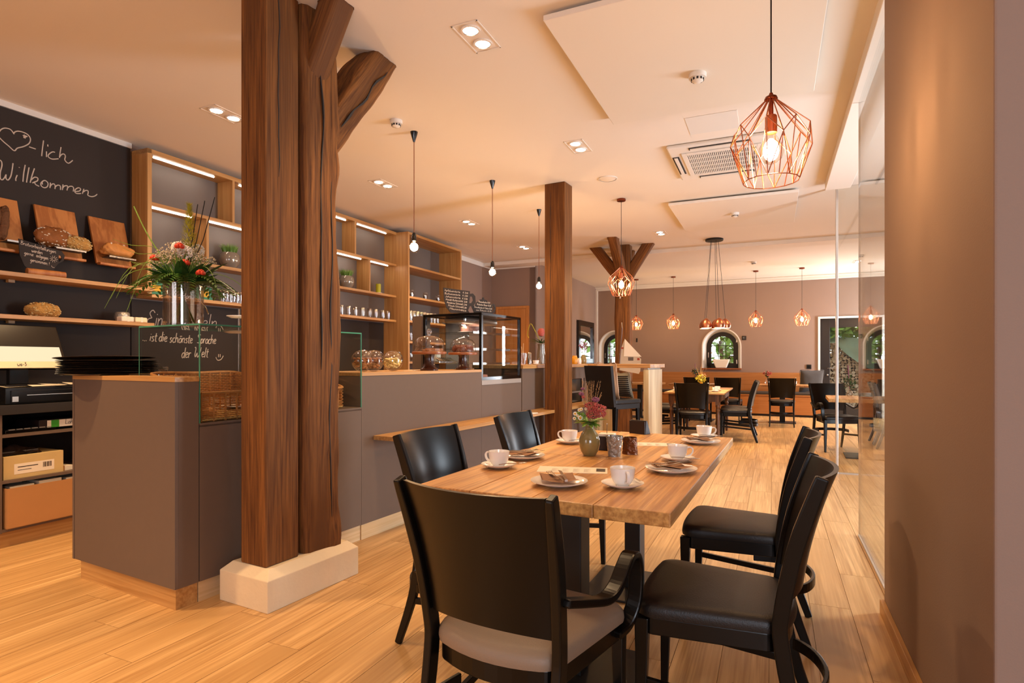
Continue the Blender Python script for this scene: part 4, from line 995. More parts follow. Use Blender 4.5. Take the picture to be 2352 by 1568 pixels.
def board(pxl, pxr, pyt, pybot, lb, n):
    # top edge lies against the wall, bottom juts out on a lip
    vt_ = 5.20; uL, uR = gu(pxl, vt_), gu(pxr, vt_); zt = zat(pyt, G.w(uL, vt_)[1]); h_ = .40; wd = uR-uL
    t = thing('bread_board', lb, 'board', G, (uL, vt_, zt-h_)); k = .11
    mb = MB().add([(0, -.02, h_), (wd, -.02, h_), (wd, -k-.02, 0), (0, -k-.02, 0), (0, 0, h_), (wd, 0, h_), (wd, -k, 0), (0, -k, 0)], [(0, 3, 2, 1), (4, 5, 6, 7), (0, 1, 5, 4), (1, 2, 6, 5), (2, 3, 7, 6), (3, 0, 4, 7)])
    obj('wood_panel', mb, 'board_wood', t, bevel=.002)
    obj('wall_bracket', MB().box(wd*.2, wd*.8, -k-.0, -.0, .03, .07), 'black_steel', t)
    obj('black_tray', MB().add([(.05, -k-.0, .055), (wd-.02, -k, .055), (wd-.02, -k-.10, .06), (.05, -k-.10, .06), (.05, -k-.0, .058), (wd-.02, -k, .058), (wd-.02, -k-.10, .064), (.05, -k-.10, .064)], [(3, 2, 1, 0), (4, 5, 6, 7), (0, 1, 5, 4), (1, 2, 6, 5), (2, 3, 7, 6), (3, 0, 4, 7)]), 'black_steel', t)
    obj('tray_edge', MB().box(.05, wd-.02, -k-.103, -k-.10, .055, .068), 'steel', t)
    obj('lower_lip', MB().box(.0, wd, -k-.07, -k-.02, -.012, .008), 'board_wood', t, bevel=.004)
    return uL, vt_-k-.055, zt-h_+.066, wd
a = board(-40, 36, 446, 550, 'leftmost slanted wooden bread board, cut by the photo edge', 0)
for q in range(2): bread('rye_stick_bread', '%s upright rough rye bread stick on the leftmost board' % ORD[q], G, (gu(4+q*20, a[1])-.0, a[1]+.03, a[2]+.12), 0, .25, .08, .08, 'bread_dark', 3+q, False, tilt=(0, radians(-84)))
a = board(75, 168, 469, 577, 'middle slanted wooden bread board with two seeded loaves', 1)
bread('split_loaf', 'large split brown loaf at left on the middle bread board', G, (gu(124, a[1]), a[1], a[2]), .1, .25, .12, .17, 'bread_crust', 11)
bread('seeded_loaf', 'golden seed-covered loaf at right on the middle bread board', G, (gu(177, a[1]), a[1]-.01, a[2]), .2, .20, .11, .13, 'bread_seed', 12)
a = board(200, 282, 496, 592, 'rightmost slanted wooden bread board with one pale loaf', 2)
bread('scored_loaf', 'pale scored wheat loaf on the rightmost bread board', G, (gu(270, a[1]), a[1], a[2]), .15, .26, .12, .13, 'bread_pale', 13)
bread('oat_loaf', 'square oat-crusted loaf on the lower wall shelf', G, (gu(102, 5.05), 5.07, 1.578), .2, .22, .15, .13, 'bread_seed', 15, False)
# cup sign on upper shelf
sg = thing('chalk_order_sign', 'cup-shaped chalkboard sign about bread orders on a wooden foot', 'sign', G, (gu(42, 4.99), 4.99, 1.882), -.1)
k_ = .92
KS = .80
cup2 = [(0, .30), (.30, .245), (.335, .24), (.36, .20), (.35, .15), (.30, .11), (.26, .035), (.2, .01), (.10, .01), (.045, .06), (.01, .15)]
obj('sign_board', upright(plate_holes([(x*KS, y*KS+.012) for x, y in cup2], [[(x*KS, y*KS) for x, y in ((.31, .215), (.33, .21), (.335, .18), (.32, .155), (.308, .15))]], .008)), 'chalkboard', sg)
tx = MB()
write(tx, 'Brotvorbestellungen', .012, .262, .0165, -.006, .002, slope=-.15, maxw=.275); write(tx, 'werden', .095, .205, .0165, -.006, .002, slope=-.12, maxw=.085)
write(tx, 'gerne', .04, .175, .0165, -.006, .002, slope=-.12, maxw=.07); write(tx, 'entgegen', .13, .163, .0165, -.006, .002, slope=-.12, maxw=.095); write(tx, 'genommen !', .085, .118, .0165, -.006, .002, slope=-.12, maxw=.15)
tx.tube([(.268+.014*cos(i), -.006, .165+.014*sin(i)) for i in [j*.6 for j in range(11)]], .002, 4)
for j in range(10): tx.tube([(.268+.02*cos(j*.63), -.006, .165+.02*sin(j*.63)), (.268+.032*cos(j*.63), -.006, .165+.032*sin(j*.63))], .002, 4)
tx.tube([(.25, -.006, .10), (.258, -.006, .085), (.275, -.006, .085)], .002, 4)
tx.v = [(x*KS, y, z_*KS+.004) for x, y, z_ in tx.v]
obj('lettering', tx, 'chalk', sg, kind='stuff')
obj('wooden_foot', MB().lathe([(0, 0), (.028, 0), (.028, .24), (0, .24)], axis=0, c=(.05, 0, .02), n=16), 'board_wood', sg, smooth=40)
# small items lower shelf right end
t = thing('tea_light_glass', 'silver studded tea-light glass on the lower wall shelf end', 'candle holder', G, (gu(284, 5.06), 5.08, 1.578)); obj('bowl', MB().lathe([(0, 0), (.045, 0), (.06, .03), (.058, .07), (.05, .085), (.046, .083), (.05, .05), (0, .01)], n=20), 'silver_glass', t, smooth=50); obj('candle_stub', MB().cyl(0, 0, .012, .04, .03, 12), 'cream_wax', t)
for i, (px, mt, lb) in enumerate([(288, 'paper', 'white folded paper pack on the lower wall shelf'), (319, 'cream_wax', 'cream soap bar pack on the lower shelf end')]):
    t = thing('paper_pack', lb, 'pack', G, (gu(px, 4.98), 4.97, 1.578)); obj('pack_body', MB().box(-.055, .05, -.03, .04, 0, .042), mt, t, bevel=.008); obj('pack_band', MB().box(-.01, .01, -.031, .041, .0, .043), 'paper', t)
# ============================================================ TRAYS, BASKETS, BOUQUET
tu, tv = 1.875, 3.735
trm = mesh('tray_dish', MB().lathe([(0, 0), (.222, 0), (.234, .003), (.25, .0075), (.2525, .009), (.249, .0105), (.235, .0065), (.222, .0035), (0, .003)], n=56) if False else MB().lathe([(0, 0), (.222, 0), (.234, .003), (.25, .0075), (.2525, .009), (.249, .0105), (.235, .0065), (.222, .0035), (0, .003)], n=56), 'tray_black', 40)
for i in range(9):
    top = i == 8
    t = thing('serving_tray', '%s black round serving tray from the bottom of the stack' % ORD[i] if not top else 'topmost black round serving tray, lying slightly tilted on the stack', 'tray', C,
              (tu+random.uniform(-.006, .006)-(.02 if top else 0), tv+random.uniform(-.006, .006), ZT+.0105*i+(.006 if top else 0)), 0, 'stack of black serving trays', tilt=(radians(-2.2), radians(.6)) if top else None)
    obj('tray_dish', trm, None, t)
def basket(lb, u, v, z, L_, Wd, hf, hb, loaves=()):
    t = thing('wicker_basket', lb, 'basket', C, (u, v, z), 0, 'wicker bread baskets in the glass case')
    w = MB(); sp = .014; nl = int(hb/.0105)
    for k in range(nl):
        zz = .006+k*.0105; pts = []
        per = [(0, 0, L_, 0), (L_, 0, L_, Wd), (L_, Wd, 0, Wd), (0, Wd, 0, 0)]; i = 0
        for (xa, ya, xb, yb) in per:
            ln = sqrt((xb-xa)**2+(yb-ya)**2); n = int(ln/sp)
            for j in range(n):
                q = j/n; x, y = xa+(xb-xa)*q, ya+(yb-ya)*q; o_ = .004*(1 if (i+k) % 2 else -1); i += 1
                hh = hf+(hb-hf)*(y/Wd)**.8
                nx, ny = (0, 1) if ya == yb else (1, 0)
                pts.append((x+nx*o_, y+ny*o_, zz, zz <= hh and not (y < .01 and .35*hf < zz < .85*hf and .1*L_ < x < .95*L_)))
        run = []
        for q in pts+[pts[0]]:
            if q[3]: run.append(q[:3])
            else:
                if len(run) > 1: w.tube(run, .0042, 4)
                run = []
        if len(run) > 1: w.tube(run, .0042, 4)
    obj('woven_wall', w, 'wicker', t, kind='stuff')
    st = MB()
    for j in range(int(L_/.07)+1): st.tube([(j*.07, 0, 0), (j*.07, -.002, hf)], .006, 5); st.tube([(j*.07, Wd, 0), (j*.07, Wd, hb)], .005, 5)
    obj('upright_stake', st, 'wicker', t, kind='stuff')
    obj('rim', MB().tube(cr([(0, 0, hf), (L_/2, 0, hf), (L_, 0, hf), (L_, Wd*.5, hf+(hb-hf)*.57), (L_, Wd, hb), (L_/2, Wd, hb), (0, Wd, hb), (0, Wd*.5, hf+(hb-hf)*.57), (0, 0, hf)], 5), .009, 6), 'wicker', t, smooth=60)
    b = MB()
    for j in range(int(Wd/.009)): b.tube([(0, j*.009, .008), (L_*.5, j*.009, .012), (L_, j*.009, .008)], .0048, 4)
    obj('woven_base', b, 'wicker_light', t, kind='stuff')
    return t
basket('wicker bread basket with open slotted front in the left end of the glass case', 1.90, 2.90, .926, .52, .45, .15, .25)
basket('wicker bread basket at the right end of the glass case, right of the column', 2.50, 2.95, .926, .46, .40, .14, .22)
bread('bread_roll', 'small brown roll lying inside the left wicker basket', C, (2.02, 3.02, .938), .5, .10, .07, .06, 'bread_pale', 21, False)
fp = thing('leafy_fern_pot', 'small green fern inside the glass case right of the column', 'plant', C, (2.93, 3.3, .926)); obj('pot', MB().lathe([(0, 0), (.05, 0), (.06, .1), (.05, .1), (0, .09)], n=20), 'silver_glaze', fp, smooth=40)
t_ = MB(); leafcloud(t_, (0, 0, .28), (.07, .10, .17), 500, .022, random.Random(8)); obj('foliage', t_, 'leaf', fp, kind='stuff')
bq = thing('bouquet_vase', 'glass vase with wire handle holding a mixed bouquet on the glass case', 'vase', C, (1.985, 3.19, 1.444))
R_, Hv = .102, .235
obj('vase_glass', MB().lathe([(0, 0), (R_, 0), (R_, Hv), (R_+.006, Hv+.004), (R_-.004, Hv), (R_-.005, .012), (0, .012)], n=44), 'ware_glass', bq, smooth=40)
obj('water', MB().lathe([(0, .013), (R_-.006, .013), (R_-.006, .15), (0, .15)], n=36), 'bulb_glass', bq, smooth=40)
obj('wire_handle', MB().tube(cr([(R_*.2, -R_-.004, Hv-.005), (.02, -R_-.02, Hv-.09), (.05, -R_-.025, .10), (.085, -R_*.9, .07), (.12, -.04, .09), (R_+.01, .01, .14), (R_+.004, .02, Hv-.01)], 6), .0025, 6), 'steel', bq, smooth=60)
tg = MB(); write(tg, 'Home', -.0, .15, .014, 0, .0011, slope=-.1); i0 = len(tg.v)
tg.v = [((R_+.002)*cos(-2.2+x/R_), (R_+.002)*sin(-2.2+x/R_), z_) for x, y, z_ in tg.v]; obj('etched_lettering', tg, 'porcelain', bq, kind='stuff')
rr = random.Random(4); sm = MB()
for i in range(26):
    a = rr.uniform(0, 2*pi); a2 = a+pi+rr.uniform(-.6, .6); sm.tube([(.07*cos(a2)*rr.random(), .07*sin(a2)*rr.random(), .02), (0, 0, .16), (.1*cos(a), .1*sin(a), .33)], .003, 5)
obj('stems', sm, 'leaf', bq, kind='stuff')
def leaf_blade(mb, p0, d, up, ln, w, droop=.3, seg=6, twist=0):
    d = Vector(d).normalized(); s = d.cross(Vector((0, 0, 1))); s.normalize(); n0 = len(mb.v)
    for k in range(seg+1):
        t = k/seg; p = Vector(p0)+d*ln*t+Vector((0, 0, up*ln*t-droop*ln*t*t)); ww = w*sin(pi*min(.97, t*.9+.08))
        mb.v += [tuple(p-s*ww/2), tuple(p+Vector((0, 0, -ww*.18))), tuple(p+s*ww/2)]
    for k in range(seg):
        a = n0+3*k; mb.f += [(a, a+1, a+4, a+3), (a+1, a+2, a+5, a+4)]
pal = MB()
for i in range(17):  # palm fronds: rachis with leaflets
    a = i*2*pi/13+rr.uniform(-.15, .15); d = Vector((cos(a), sin(a), 0)); ln = rr.uniform(.20, .31)
    prev = None
    for k in range(1, 15):
        t = k/14; p = d*ln*t*1.0+Vector((0, 0, Hv+.04+.10*t-.18*t*t)); 
        for sgn in (-1, 1):
            dd = d*.8+Vector((-d.y, d.x, 0))*sgn*.75; leaf_blade(pal, p, dd, .05, .095*(1.1-t*.5), .016, .35, 3)
obj('palm_leaf', pal, 'leaf', bq, kind='stuff')
bl = MB()
for i in range(30):
    a = rr.uniform(0, 2*pi); leaf_blade(bl, (.03*cos(a), .03*sin(a), Hv-.02), (cos(a), sin(a), 0), rr.uniform(.4, 1.2), rr.uniform(.14, .2), .06, .35)
obj('broad_leaf', bl, 'leaf_dark', bq, kind='stuff')
st_ = MB(); gs = MB()
for i in range(110):
    a = rr.uniform(0, 2*pi); r1 = rr.uniform(.02, .16); c = (r1*cos(a), r1*sin(a), Hv+.10+.12*(1-r1/.17)+rr.uniform(-.02, .03))
    gs.tube([(0, 0, Hv), (c[0]*.6, c[1]*.6, Hv+.07), c], .0015, 4)
    for _ in range(9): st_.ico((c[0]+rr.gauss(0, .013), c[1]+rr.gauss(0, .013), c[2]+rr.gauss(0, .012)), rr.uniform(.003, .006), 0)
obj('statice_sprays', st_, 'cream_flower', bq, kind='stuff'); obj('thin_stems', gs, 'leaf_light', bq, kind='stuff')
wf = MB()
for c in ((-.06, -.05, Hv+.19), (-.03, -.07, Hv+.17), (.07, -.02, Hv+.20)):
    for _ in range(60):
        p = Vector([rr.gauss(0, 1) for _ in range(3)]).normalized()*.032; wf.ico((c[0]+p.x, c[1]+p.y, c[2]+p.z), .007, 0)
obj('white_blossoms', wf, 'white_petal', bq, kind='stuff')
def pxloc(px, py, root_uv, f, off_v, z0):
    pass
for k, (dx, dz) in enumerate([(-.09, .125), (.045, .19), (.077, .10), (.16, .045)]):
    # place along the screen-right direction of the frame (−v) and a little to the camera
    c = Vector((-.045, -dx*.0-.0, 0)); rx = Vector((.4793, -.8777, 0)); p = rx*dx+Vector((-.10, -.05, Hv+dz))
    fl_ = MB()
    for j in range(16):
        a = j*2.4; r1 = .004+.0009*j; fl_.ico((p.x+r1*cos(a), p.y+r1*sin(a), p.z+.012*(1-j/16)), .010, 1, (1, 1, 1.2))
    obj('red_flower', fl_, 'red_petal', bq, smooth=60)
sd = MB()
for i in range(700):
    t = rr.random(); r1 = .045*(1-t)*rr.random()**.5+.004; a = rr.uniform(0, 2*pi); c = Vector((.02+r1*cos(a), -.02+r1*sin(a), Hv+.19+t*.26)); d = Vector((cos(a), sin(a), 1.0))
    s = Vector((-sin(a), cos(a), 0))*.002; sd.add([c-s, c+s, c+d*.018], [(0, 1, 2)])
obj('goldenrod_spike', sd, 'yellow_green', bq, kind='stuff')
tw = MB()
for i, dx in enumerate((.05, .075, .11)): tw.tube([(0, 0, Hv), (.4793*dx, -.8777*dx, Hv+.25), (.4793*dx*1.6, -.8777*dx*1.6, Hv+.45+.02*i)], .0025, 5)
obj('twig', tw, 'black_steel', bq, kind='stuff')
lg_ = MB()
for i in range(14):
    a = rr.uniform(pi*.35, pi*1.15) if i < 8 else rr.uniform(0, 2*pi); ln = rr.uniform(.25, .48); up = rr.uniform(-.1, .9)
    d = Vector((cos(a), sin(a), 0))
    lg_.tube(cr([(0, 0, Hv), d*ln*.35+Vector((0, 0, Hv+ln*up*.5+.06)), d*ln*.75+Vector((0, 0, Hv+ln*up*.8)), d*ln+Vector((0, 0, Hv+ln*up*.9-(.18 if up < .45 else 0)))], 4), .0016, 4, scales=[1]*9+[.7, .6, .5, .3])
lg_.tube(cr([(0, 0, Hv), (-.03, .12, Hv+.13), (-.08, .22, Hv+.30), (-.11, .29, Hv+.45)], 5), .004, 4)
obj('long_grass', lg_, 'leaf_light', bq, kind='stuff')
jr = thing('small_glass_jar', 'small clip-top glass jar behind the serving trays', 'jar', C, (2.0, 3.52, ZT)); 
jr.location = C.w(2.10, 3.62, .93); obj('jar_body', MB().lathe([(0, 0), (.05, 0), (.052, .2), (.045, .25), (.045, .262), (.05, .27)], n=24, close=False), 'ware_glass', jr, smooth=50); obj('jar_lid', MB().lathe([(0, .285), (.045, .283), (.05, .272), (0, .27)], n=24), 'ware_glass', jr, smooth=50)
obj('stand_base', MB().cyl(0, 0, -.02, 0, .06, 16), 'steel', jr)
# inner work surface behind the counter front that carries jars and plates
iw = thing('rear_service_worktop', 'dark grey inner worktop behind the glass case', 'worktop', C, (2.15, 3.47, .91)); obj('worktop_slab', MB().box(-.2, 2.4, 0, .3, -.03, 0), 'dark_laminate', iw); obj('support_panel', MB().box(2.2, 2.4, .05, .28, -.91, -.03).box(-.2, -.1, .05, .28, -.91, -.03), 'dark_laminate', iw)
# tiered plate stand left of the column
ts = thing('tiered_plate_stand', 'white tiered cake plate stand left of the column', 'stand', C, (C.onv(549, 3.38), 3.38, .926))
for z_, r in ((.02, .12), (.50, .10), (.60, .075)): obj('plate', MB().lathe([(0, z_), (r*.6, z_), (r, z_+.012), (r, z_+.016), (r*.6, z_+.005), (0, z_+.005)], n=32), 'porcelain', ts, smooth=40)
obj('rod', MB().cyl(0, 0, 0, .66, .006, 8), 'steel', ts)
pm = mesh('dish', MB().lathe([(0, 0), (.035, 0), (.065, .010), (.065, .013), (.035, .004), (0, .004)], n=28), 'porcelain', 40)
for i in range(8):
    t = thing('saucer', '%s white saucer from the bottom of the stack left of the column' % ORD[i], 'saucer', C, (2.36, 3.62, .91+.007*i), 0, 'stacked white saucers'); obj('dish', pm, None, t)
for i in range(12):
    t = thing('small_plate', '%s small white plate from the bottom of the taller stack beside the column' % ORD[i], 'plate', C, (2.50, 3.60, .91+.009*i), 0, 'taller stack of white plates'); obj('dish', pm, None, t)
# ============================================================ BACK CABINET WITH TILL (frame G)
VB = 4.67; bcu = G.onv(5, VB)
def zb(y): return 1.25-(y-828)*.002894
bk = thing('back_cabinet', 'low open grey cabinet behind the counter holding the cash drawer', 'cabinet', G, (-.6, VB, 0))
o_ = lambda u: u+.6
EU = 3.25
obj('worktop', MB().box(0, o_(EU), -.02, .53, zb(953), zb(931)), 'dark_laminate', bk, bevel=.001)
obj('plinth', MB().box(0, o_(EU), .03, .5, 0, .10), 'oak', bk)
for u_ in (.0, o_(bcu)-.02, o_(bcu)+1.05, o_(EU)-.02): obj('side_panel', MB().box(u_, u_+.02, 0, .53, .10, zb(953)), 'grey_laminate', bk)
for zz in (zb(1006), zb(1112), .105): obj('shelf', MB().box(.02, o_(EU)-.02, .002, .52, zz, zz+.02), 'grey_laminate', bk)
obj('back_panel', MB().box(0, o_(EU), .52, .53, .1, zb(953)), 'dark_laminate', bk)
cdw = thing('cash_drawer', 'black cash drawer with keys in the lock on the rear worktop', 'cash drawer', G, (G.onv(14, VB), VB, zb(931)))
wd_ = 1.0
obj('case', MB().box(0, wd_, .01, .42, .003, .115), 'black_plastic', cdw, bevel=.004)
obj('drawer_front', MB().box(.03, wd_-.03, 0, .01, .012, .095), 'black_plastic', cdw, bevel=.003)
obj('slot', MB().box(.12, .42, -.001, .0, .06, .064).box(.52, .85, -.001, .0, .06, .064), 'alu', cdw)
lk = obj('lock', MB().lathe([(0, 0), (.012, 0), (.012, .015), (0, .015)], axis=1, c=(.47, -.014, .048), n=14), 'steel', cdw)
obj('key', MB().tube([(.47, -.02, .048), (.47, -.045, .048)], .004).lathe([(0, 0), (.016, .0), (.016, .003), (0, .003)], axis=1, c=(.47, -.06, .052), n=12).tube([(.468, -.05, .045), (.468, -.052, .005)], .0035), 'steel', cdw)
obj('label_print', MB().box(.035, .07, -.001, 0, .02, .055), 'alu', cdw)
pt = thing('paper_slips', 'loose white receipt papers lying on the cash drawer', 'paper', G, (G.onv(75, VB), VB+.05, zb(931)+.116)); rr = random.Random(2)
for i in range(5):
    s_ = obj('sheet', MB().add([(0, 0, .001+i*.002), (.2, 0, .004+i*.002), (.2, .13, .002+i*.002), (0, .13, .012+i*.003)], [(0, 1, 2, 3)]), 'paper', pt); s_.location = (-.12+i*.13, rr.uniform(-.03, .03), 0); s_.rotation_euler = (0, 0, rr.uniform(-.2, .2))
ps = thing('till_screen', 'tilted touch screen till with glowing lower half, on a dark stand', 'till', G, (G.onv(55, VB+.1), VB+.12, zb(931)+.116), .05)
tb = lambda z_: z_-.0
scr = Matrix.Translation((0, .0, .13)) @ Matrix.Rotation(radians(-24), 4, 'X')
def scrb(*q): return MB().box(*q).xf(scr)
obj('housing', scrb(-.26, .30, .005, .04, 0, .34), 'black_plastic', ps, bevel=.006)
obj('lower_bezel', scrb(-.26, .30, -.004, .005, 0, .05), 'cream_wax', ps, bevel=.002)
obj('lit_screen', scrb(-.25, .275, -.002, .004, .052, .165), 'screen_glow', ps)
obj('dark_screen', scrb(-.25, .275, -.002, .004, .167, .33), 'black_plastic', ps)
tx = MB(); write(tx, 'we-3', -.03, .015, .016, -.0055, .0015); tx.tube([(-.2+.03*cos(a)*1.6, -.0055, .025+.008*sin(a)) for a in [i*.5236 for i in range(13)]], .0015, 4); tx.xf(scr); obj('bezel_marks', tx, 'black_plastic', ps, kind='stuff')
obj('stand_foot', MB().box(-.1, .12, .0, .16, 0, .016).box(-.05, .07, .05, .09, .016, .17), 'black_plastic', ps, bevel=.004)
def bk_u(px): return G.onv(px, VB+.03)
bd = thing('lever_binder', 'white labelled ring binder with green square lying in the top bay', 'binder', G, (bk_u(90), VB+.03, zb(1006)+.02)); obj('binder_body', MB().box(0, .5, .002, .3, .015, .075), 'black_card', bd, bevel=.003); obj('spine_label', MB().box(.05, .48, 0, .002, .02, .07), 'paper', bd); obj('green_square', MB().box(.075, .125, -.001, 0, .02, .07), 'green_label', bd)
tx = MB(); write(tx, 'Lohn 2015', .16, .035, .018, -.001, .0014); obj('lettering', tx, 'black_card', bd, kind='stuff')
kb = thing('black_keyboard', 'black keyboard edge lying in the top bay left of the binder', 'keyboard', G, (bk_u(12), VB+.03, zb(1006)+.02)); obj('case', MB().box(0, .30, .0, .16, 0, .025), 'black_plastic', kb, bevel=.004)
for j in range(6): obj('key', MB().box(.02+j*.045, .055+j*.045, -.001, .012, .024, .03), 'alu', kb)
wb = thing('label_box', 'pale wooden box with white printed label in the middle bay', 'box', G, (bk_u(6), VB+.02, zb(1112)+.02)); obj('box_body', MB().box(0, .36, .0, .3, 0, .155), 'box_wood', wb, bevel=.002); obj('label', MB().box(.06, .30, -.001, 0, .03, .10), 'paper', wb)
tx = MB()
for i in range(9): tx.box(.23+i*.006, .232+i*.006+(i % 3)*.001, -.002, -.001, .055, .09)
tx.box(.08, .2, -.002, -.001, .075, .08).box(.08, .16, -.002, -.001, .055, .058); obj('printed_bars', tx, 'black_card', wb, kind='stuff')
pbg = thing('plastic_bag', 'crumpled grey plastic bag on top of the pale wooden box', 'bag', G, (bk_u(50), VB+.14, zb(1112)+.176)); obj('bag_film', MB().grid(lambda a, b: ((a-.5)*.3, (b-.5)*.2, .05+.05*noise.noise((a*4, b*4, 1))-.05*abs(a-.5)*2-.03*abs(b-.5)), 16, 10), 'smoked', pbg, smooth=60); obj('bag_base', MB().box(-.12, .12, -.08, .08, -.001, .03), 'smoked', pbg, bevel=.01)
np_ = thing('note_bundle', 'rubber banded bundle of white notes beside the wooden box', 'paper', G, (bk_u(104), VB+.03, zb(1112)+.02), .1); obj('note_stack', MB().box(0, .19, 0, .1, 0, .035), 'paper', np_, bevel=.002); obj('rubber_band', MB().box(.085, .13, -.002, .102, -.0, .037), 'cardboard', np_)
cbx = thing('cardboard_box', 'open brown cardboard box in the bottom bay', 'box', G, (bk_u(7), VB-.02, .125)); cl_ = .58; ch_ = .27
obj('box_wall', MB().box(0, cl_, 0, .004, 0, ch_).box(0, cl_, .35, .354, 0, ch_).box(0, .004, .004, .35, 0, ch_).box(cl_-.004, cl_, .004, .35, 0, ch_).box(0, cl_, 0, .35, 0, .004), 'cardboard', cbx)
for i in range(6): obj('white_carton', MB().box(.03+(i % 3)*.17, .17+(i % 3)*.17, .03+(i//3)*.15, .15+(i//3)*.15, .2, .275+.01*(i % 2)), 'news_paper', cbx)
# ============================================================ CEILING FITTINGS
SPOTS = []
def downlight(px, py, lb, power=1):
    x, y = atz(px, py, ZC); u, v = G.uv(x, y)
    t = thing('downlight', lb, 'downlight', G, (u, v, ZC)); fr = MB(); a, b_ = .16, .085
    for q in ((-a, a, -b_, -b_+.008), (-a, a, b_-.008, b_), (-a, -a+.008, -b_, b_), (a-.008, a, -b_, b_)): fr.box(q[0], q[1], q[2], q[3], -.004, 0)
    obj('trim_frame', fr, 'ceiling_paint', t)
    for s_ in (-.078, .078):
        l = obj('lamp', MB().lathe([(0, -.006), (.042, -.006), (.046, -.002), (0, -.001)], c=(s_, 0, 0), n=20), 'spot_glow', t, smooth=40)
        obj('lamp_ring', MB().lathe([(.046, -.008), (.058, -.008), (.058, 0), (.046, 0)], c=(s_, 0, 0), n=20, close=False), 'ceiling_paint', l)
        SPOTS.append(G.w(u+s_, v, ZC-.012)+(power,))
downlight(1095, 85, 'nearest twin downlight in the ceiling, at the top of the photo')
downlight(517, 262, 'twin downlight just left of the tall timber column')
downlight(880, 422, 'twin downlight above the shelving right of the column')
downlight(1328, 336, 'twin downlight between the pendant bulb and the air conditioner')
downlight(1077, 511, 'twin downlight between the two bare bulb pendants')
downlight(1204, 568, 'twin downlight left of the squared timber post')
downlight(1517, 535, 'twin downlight above the far dining room, right of the braced post')
downlight(1971, 600, 'twin downlight seen through the glass partition near the door')
# extra spot lamps without fittings, added unseen to brighten the room
for (u, v) in ((-.9, 4.1), (-.4, 2.4), (.5, 4.3), (1.3, 3.5), (-1.8, 3.2), (-1.6, 1.4), (9.4, -.6), (12.4, -1.0)):
    SPOTS.append(G.w(u, v, ZC-.012)+(1.6,))
sp = bpy.data.lights.new('spot', 'SPOT'); sp.energy = SPOT_W; sp.spot_size = radians(112); sp.spot_blend = .7; sp.shadow_soft_size = .035; sp.color = (1, .64, .32)
sp2 = sp.copy(); sp2.energy = SPOT_W*2.2
for x, y, z_, p in SPOTS:
    o = bpy.data.objects.new('spot_beam', sp if p == 1 else sp2); COL.objects.link(o); o.location = (x, y, z_)
def smoke(px, py, z0, lb, r=.052):
    x, y = atz(px, py, z0); t = thing('smoke_detector', lb, 'smoke detector', WORLD, (x, y, z0))
    obj('base_ring', MB().lathe([(0, 0), (r, 0), (r, -.02), (r*.96, -.028), (0, -.028)], n=24), 'white_plastic', t, smooth=40)
    obj('sensor_cage', MB().lathe([(r*.72, -.028), (r*.66, -.045), (r*.4, -.055), (0, -.057)], n=24, close=False), 'white_plastic', t, smooth=40)
    s_ = MB()
    for i in range(10): a = i*2*pi/10; s_.box(-.006, .006, -.002, .002, -.007, .007).xf(Matrix.Translation((r*.70*cos(a), r*.70*sin(a), -.038)) @ Matrix.Rotation(a+pi/2, 4, 'Z'), len(s_.v)-8)
    obj('vent_slots', s_, 'grille_dark', t, kind='stuff')
smoke(1602, 170, 3.125, 'white smoke detector on the large ceiling panel beside the copper pendant', .056); smoke(910, 277, ZC, 'white smoke detector near the curved brace of the column', .05)
smoke(1688, 489, 3.125, 'white smoke detector on the far ceiling panel'); smoke(1731, 601, ZC, 'white smoke detector in the far room above the pendants')
x, y = atz(1396, 410, ZC); t = thing('ceiling_speaker', 'round flush ceiling speaker left of the air conditioner', 'speaker', WORLD, (x, y, ZC)); obj('grille', MB().lathe([(0, -.006), (.085, -.006), (.095, -.002), (.097, 0), (0, 0)], n=32), 'ceiling_panel', t, smooth=40); obj('rim_ring', MB().lathe([(.09, -.008), (.1, -.008), (.1, 0), (.09, 0)], n=32, close=False), 'white_plastic', t)
ac = thing('ceiling_air_conditioner', 'square ceiling air conditioner cassette with dark intake grille', 'air conditioner', G, (5.83, .43, ZC))
obj('housing_frame', MB().box(-.50, .50, -.45, .45, -.035, 0), 'white_plastic', ac, bevel=.02, seg=3)
obj('intake_recess', MB().box(-.30, .30, -.30, .30, -.038, -.034), 'grille_dark', ac)
lo = MB()
for q in ((-.46, -.40, -.26, .26), (.40, .46, -.26, .26), (-.26, .26, -.43, -.37), (-.26, .26, .37, .43)): lo.box(*q, -.040, -.034)
obj('air_outlet', lo, 'grille_dark', ac, kind='stuff')
fl_ = MB()
for q in ((-.445, -.415, -.25, .25), (.415, .445, -.25, .25), (-.25, .25, -.415, -.385), (-.25, .25, .385, .415)): fl_.box(*q, -.046, -.040)
obj('outlet_flap', fl_, 'white_plastic', ac, kind='stuff')
ba = mesh('grille_bar', MB().box(-.30, .30, -.0045, .0045, -.046, -.038), 'white_plastic')
for i in range(37):
    o = obj('grille_bar', ba, None, ac); o.location = (0, -.297+i*.0165, 0)
ba2 = mesh('cross_bar', MB().box(-.006, .006, -.30, .30, -.048, -.040), 'white_plastic')
for i in range(6): o = obj('cross_bar', ba2, None, ac); o.location = (-.3+i*.12, 0, 0)
obj('grille_surround', MB().box(-.34, .34, -.34, -.30, -.047, -.035).box(-.34, .34, .30, .34, -.047, -.035).box(-.34, -.30, -.30, .30, -.047, -.035).box(.30, .34, -.30, .30, -.047, -.035), 'white_plastic', ac, bevel=.004)
